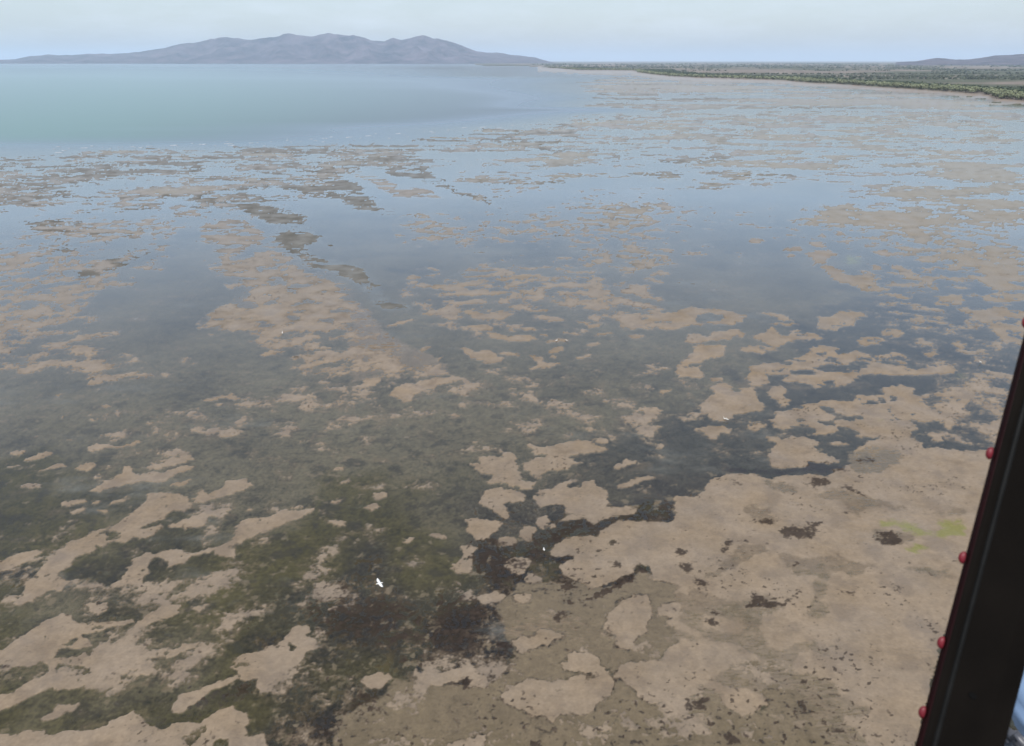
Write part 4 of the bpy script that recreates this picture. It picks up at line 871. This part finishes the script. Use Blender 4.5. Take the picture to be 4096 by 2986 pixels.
LEN = (A1 - A0).length
post = empty('door_post', A1); 
def ploc(a_, s_, d_): return A0 + e1 * (a_ * mm) + e2 * s_ + e3 * (d_ * mm) - A1
def extrude(name, prof, mat, closed=True, s0=-0.12, s1=None, ns=24, parent=post):
    s1 = s1 or LEN + 0.06; v = []; f = []; k = len(prof)
    for i in range(ns + 1):
        s_ = s0 + (s1 - s0) * i / ns
        for (a_, d_) in prof: v.append(ploc(a_, s_, d_))
    for i in range(ns):
        for j in range(k if closed else k - 1): f.append((i * k + j, i * k + (j + 1) % k, (i + 1) * k + (j + 1) % k, (i + 1) * k + j))
    f.append(tuple(range(k))[::-1]); f.append(tuple(range(ns * k, ns * k + k)))
    o = mesh_obj(name, v, f, mat, parent)
    return o
extrude('post_face', [(14, 2), (20, -3), (30, -4), (46, -3), (70, -3), (110, 0), (180, 3), (260, 6), (330, 14), (352, 30), (352, 60), (40, 60)], M_POST)
extrude('bead', [(47, -3.6), (50, -10), (56, -13), (62, -12), (67, -8), (69, -3.6)], M_BEAD)
extrude('edge_skin', [(5, 18), (7, 9), (10, 5), (13.5, 3), (13.5, 32), (5, 32)], M_EDGE)
def rivet(px, py):
    c = at_depth(px + 19, py, DP + 18 * mm) - A1
    v = []; f = []; nseg, nr = 16, 6
    for i in range(nr + 1):
        t = i / nr * math.pi / 2
        for k in range(nseg):
            a_ = 2 * math.pi * k / nseg
            v.append(c - e1 * (21 * mm * math.sin(t) if i < nr else 21 * mm) + e2 * (math.cos(t) * math.cos(a_) * 26 * mm) + e3 * (math.cos(t) * math.sin(a_) * 13 * mm))
    for i in range(nr):
        for k in range(nseg): f.append((i * nseg + k, i * nseg + (k + 1) % nseg, (i + 1) * nseg + (k + 1) % nseg, (i + 1) * nseg + k))
    f.append(tuple(range(nseg))[::-1])
    return mesh_obj('rivet', v, f, M_RIVET, post, True)
for (a_, b_) in ((4090, 1290), (3945, 1815), (3836, 2232), (3751, 2572), (3676, 2850)): rivet(a_, b_)
c = at_depth(3892, 2784, DP - 1.0 * mm) - A1
v = []; f = []
for k in range(20):
    t = 2 * math.pi * k / 20
    q = c + (e1 * 0.985 + e2 * 0.15) * (math.cos(t) * 19 * mm) + e2 * (math.sin(t) * 12 * mm)
    v.append(q - e3 * (1 * mm)); v.append(q + e3 * (12 * mm))
for k in range(20): f.append((2 * k, 2 * ((k + 1) % 20), 2 * ((k + 1) % 20) + 1, 2 * k + 1))
f.append(tuple(range(0, 40, 2)))
mesh_obj('plug_hole', v, f, M_HOLE, post)
tag(post, 'black aircraft door post with red rivets along its left edge', 'door post')

def lump(name, px, py, depth, rx, ry, rz, mat, seed, amp_=0.12, fold=0.0, wl=1.0, nu=40, nv=28):
    c = at_depth(px, py, depth); k = depth / FPX; v = []; f = []
    right = Vector((1, 0, 0)); upv = Vector((0, SP, CP))
    U, V = np.meshgrid(np.linspace(0, 2 * math.pi, nu, endpoint=False), np.linspace(0.02, math.pi - 0.02, nv))
    d = np.stack([np.sin(V) * np.cos(U), np.cos(V), np.sin(V) * np.sin(U)], -1)
    nz = fbm((d[..., 0] * 2 + d[..., 2] * 1.3).ravel(), (d[..., 1] * 2 - d[..., 2] * 1.1).ravel(), wl, 3, seed).reshape(U.shape)
    nz2 = np.abs(fbm((d[..., 0] * 2 - d[..., 2]).ravel(), (d[..., 1] * 2 + d[..., 2]).ravel(), wl * 0.6, 3, seed + 4)).reshape(U.shape)
    rr = 1 + amp_ * nz - fold * nz2
    for i in range(nv):
        for j in range(nu):
            q = d[i, j] * rr[i, j]
            v.append(right * (q[0] * rx * k) + upv * (q[1] * ry * k) + fwd * (q[2] * rz * k))
    for i in range(nv - 1):
        for j in range(nu): f.append((i * nu + j, i * nu + (j + 1) % nu, (i + 1) * nu + (j + 1) % nu, (i + 1) * nu + j))
    f.append(tuple(range(nu))); f.append(tuple(range((nv - 1) * nu, nv * nu))[::-1])
    o = mesh_obj(name, v, f, mat, None, True); o.location = c
    return o
M_BLUE = simple_mat('blue_cloth', (0.22, 0.32, 0.48), 0.8, 0.15, 0.08, 20)
M_GREY = simple_mat('grey_cover', (0.06, 0.062, 0.072), 0.45, 0.5, 0.25, 25)
M_STRAW = simple_mat('pale_pad', (0.14, 0.135, 0.10), 0.7, 0.3, 0.15, 30)
tag(lump('blue_cloth', 4196, 2760, 1.05, 152, 240, 150, M_BLUE, 3, 0.10), 'pale blue cloth bulging out behind the black door post', 'cloth')
tag(lump('grey_cover', 4130, 3010, 1.25, 130, 150, 120, M_GREY, 8, 0.18, 0.30, 0.7, 60, 40), 'crumpled grey cover below the pale blue cloth', 'cover')
tag(lump('straw_pad', 4062, 2870, 1.18, 38, 48, 30, M_STRAW, 12, 0.1), 'small straw-coloured pad between blue cloth and grey cover', 'pad')

# ------------------------------------------------------------------ haze: one even body of pale air
hz_m = bpy.data.materials.new('haze_air'); hz_m.use_nodes = True
hn, hl = hz_m.node_tree.nodes, hz_m.node_tree.links; hn.clear()
ho = hn.new('ShaderNodeOutputMaterial'); hv = hn.new('ShaderNodeVolumePrincipled')
hv.inputs['Color'].default_value = (0.66, 0.80, 0.97, 1); hv.inputs['Density'].default_value = 3.4e-5; hv.inputs['Anisotropy'].default_value = 0.0
hl.new(hv.outputs[0], ho.inputs['Volume'])
B = 150000.0; zt, zb = 720.0, -12.0
hv_ = [(-B, -B, zb), (B, -B, zb), (B, B, zb), (-B, B, zb), (-B, -B, zt), (B, -B, zt), (B, B, zt), (-B, B, zt)]
hf = [(0, 3, 2, 1), (4, 5, 6, 7), (0, 1, 5, 4), (1, 2, 6, 5), (2, 3, 7, 6), (3, 0, 4, 7)]
haze = mesh_obj('haze', hv_, hf, hz_m); tag(haze, kind='stuff')
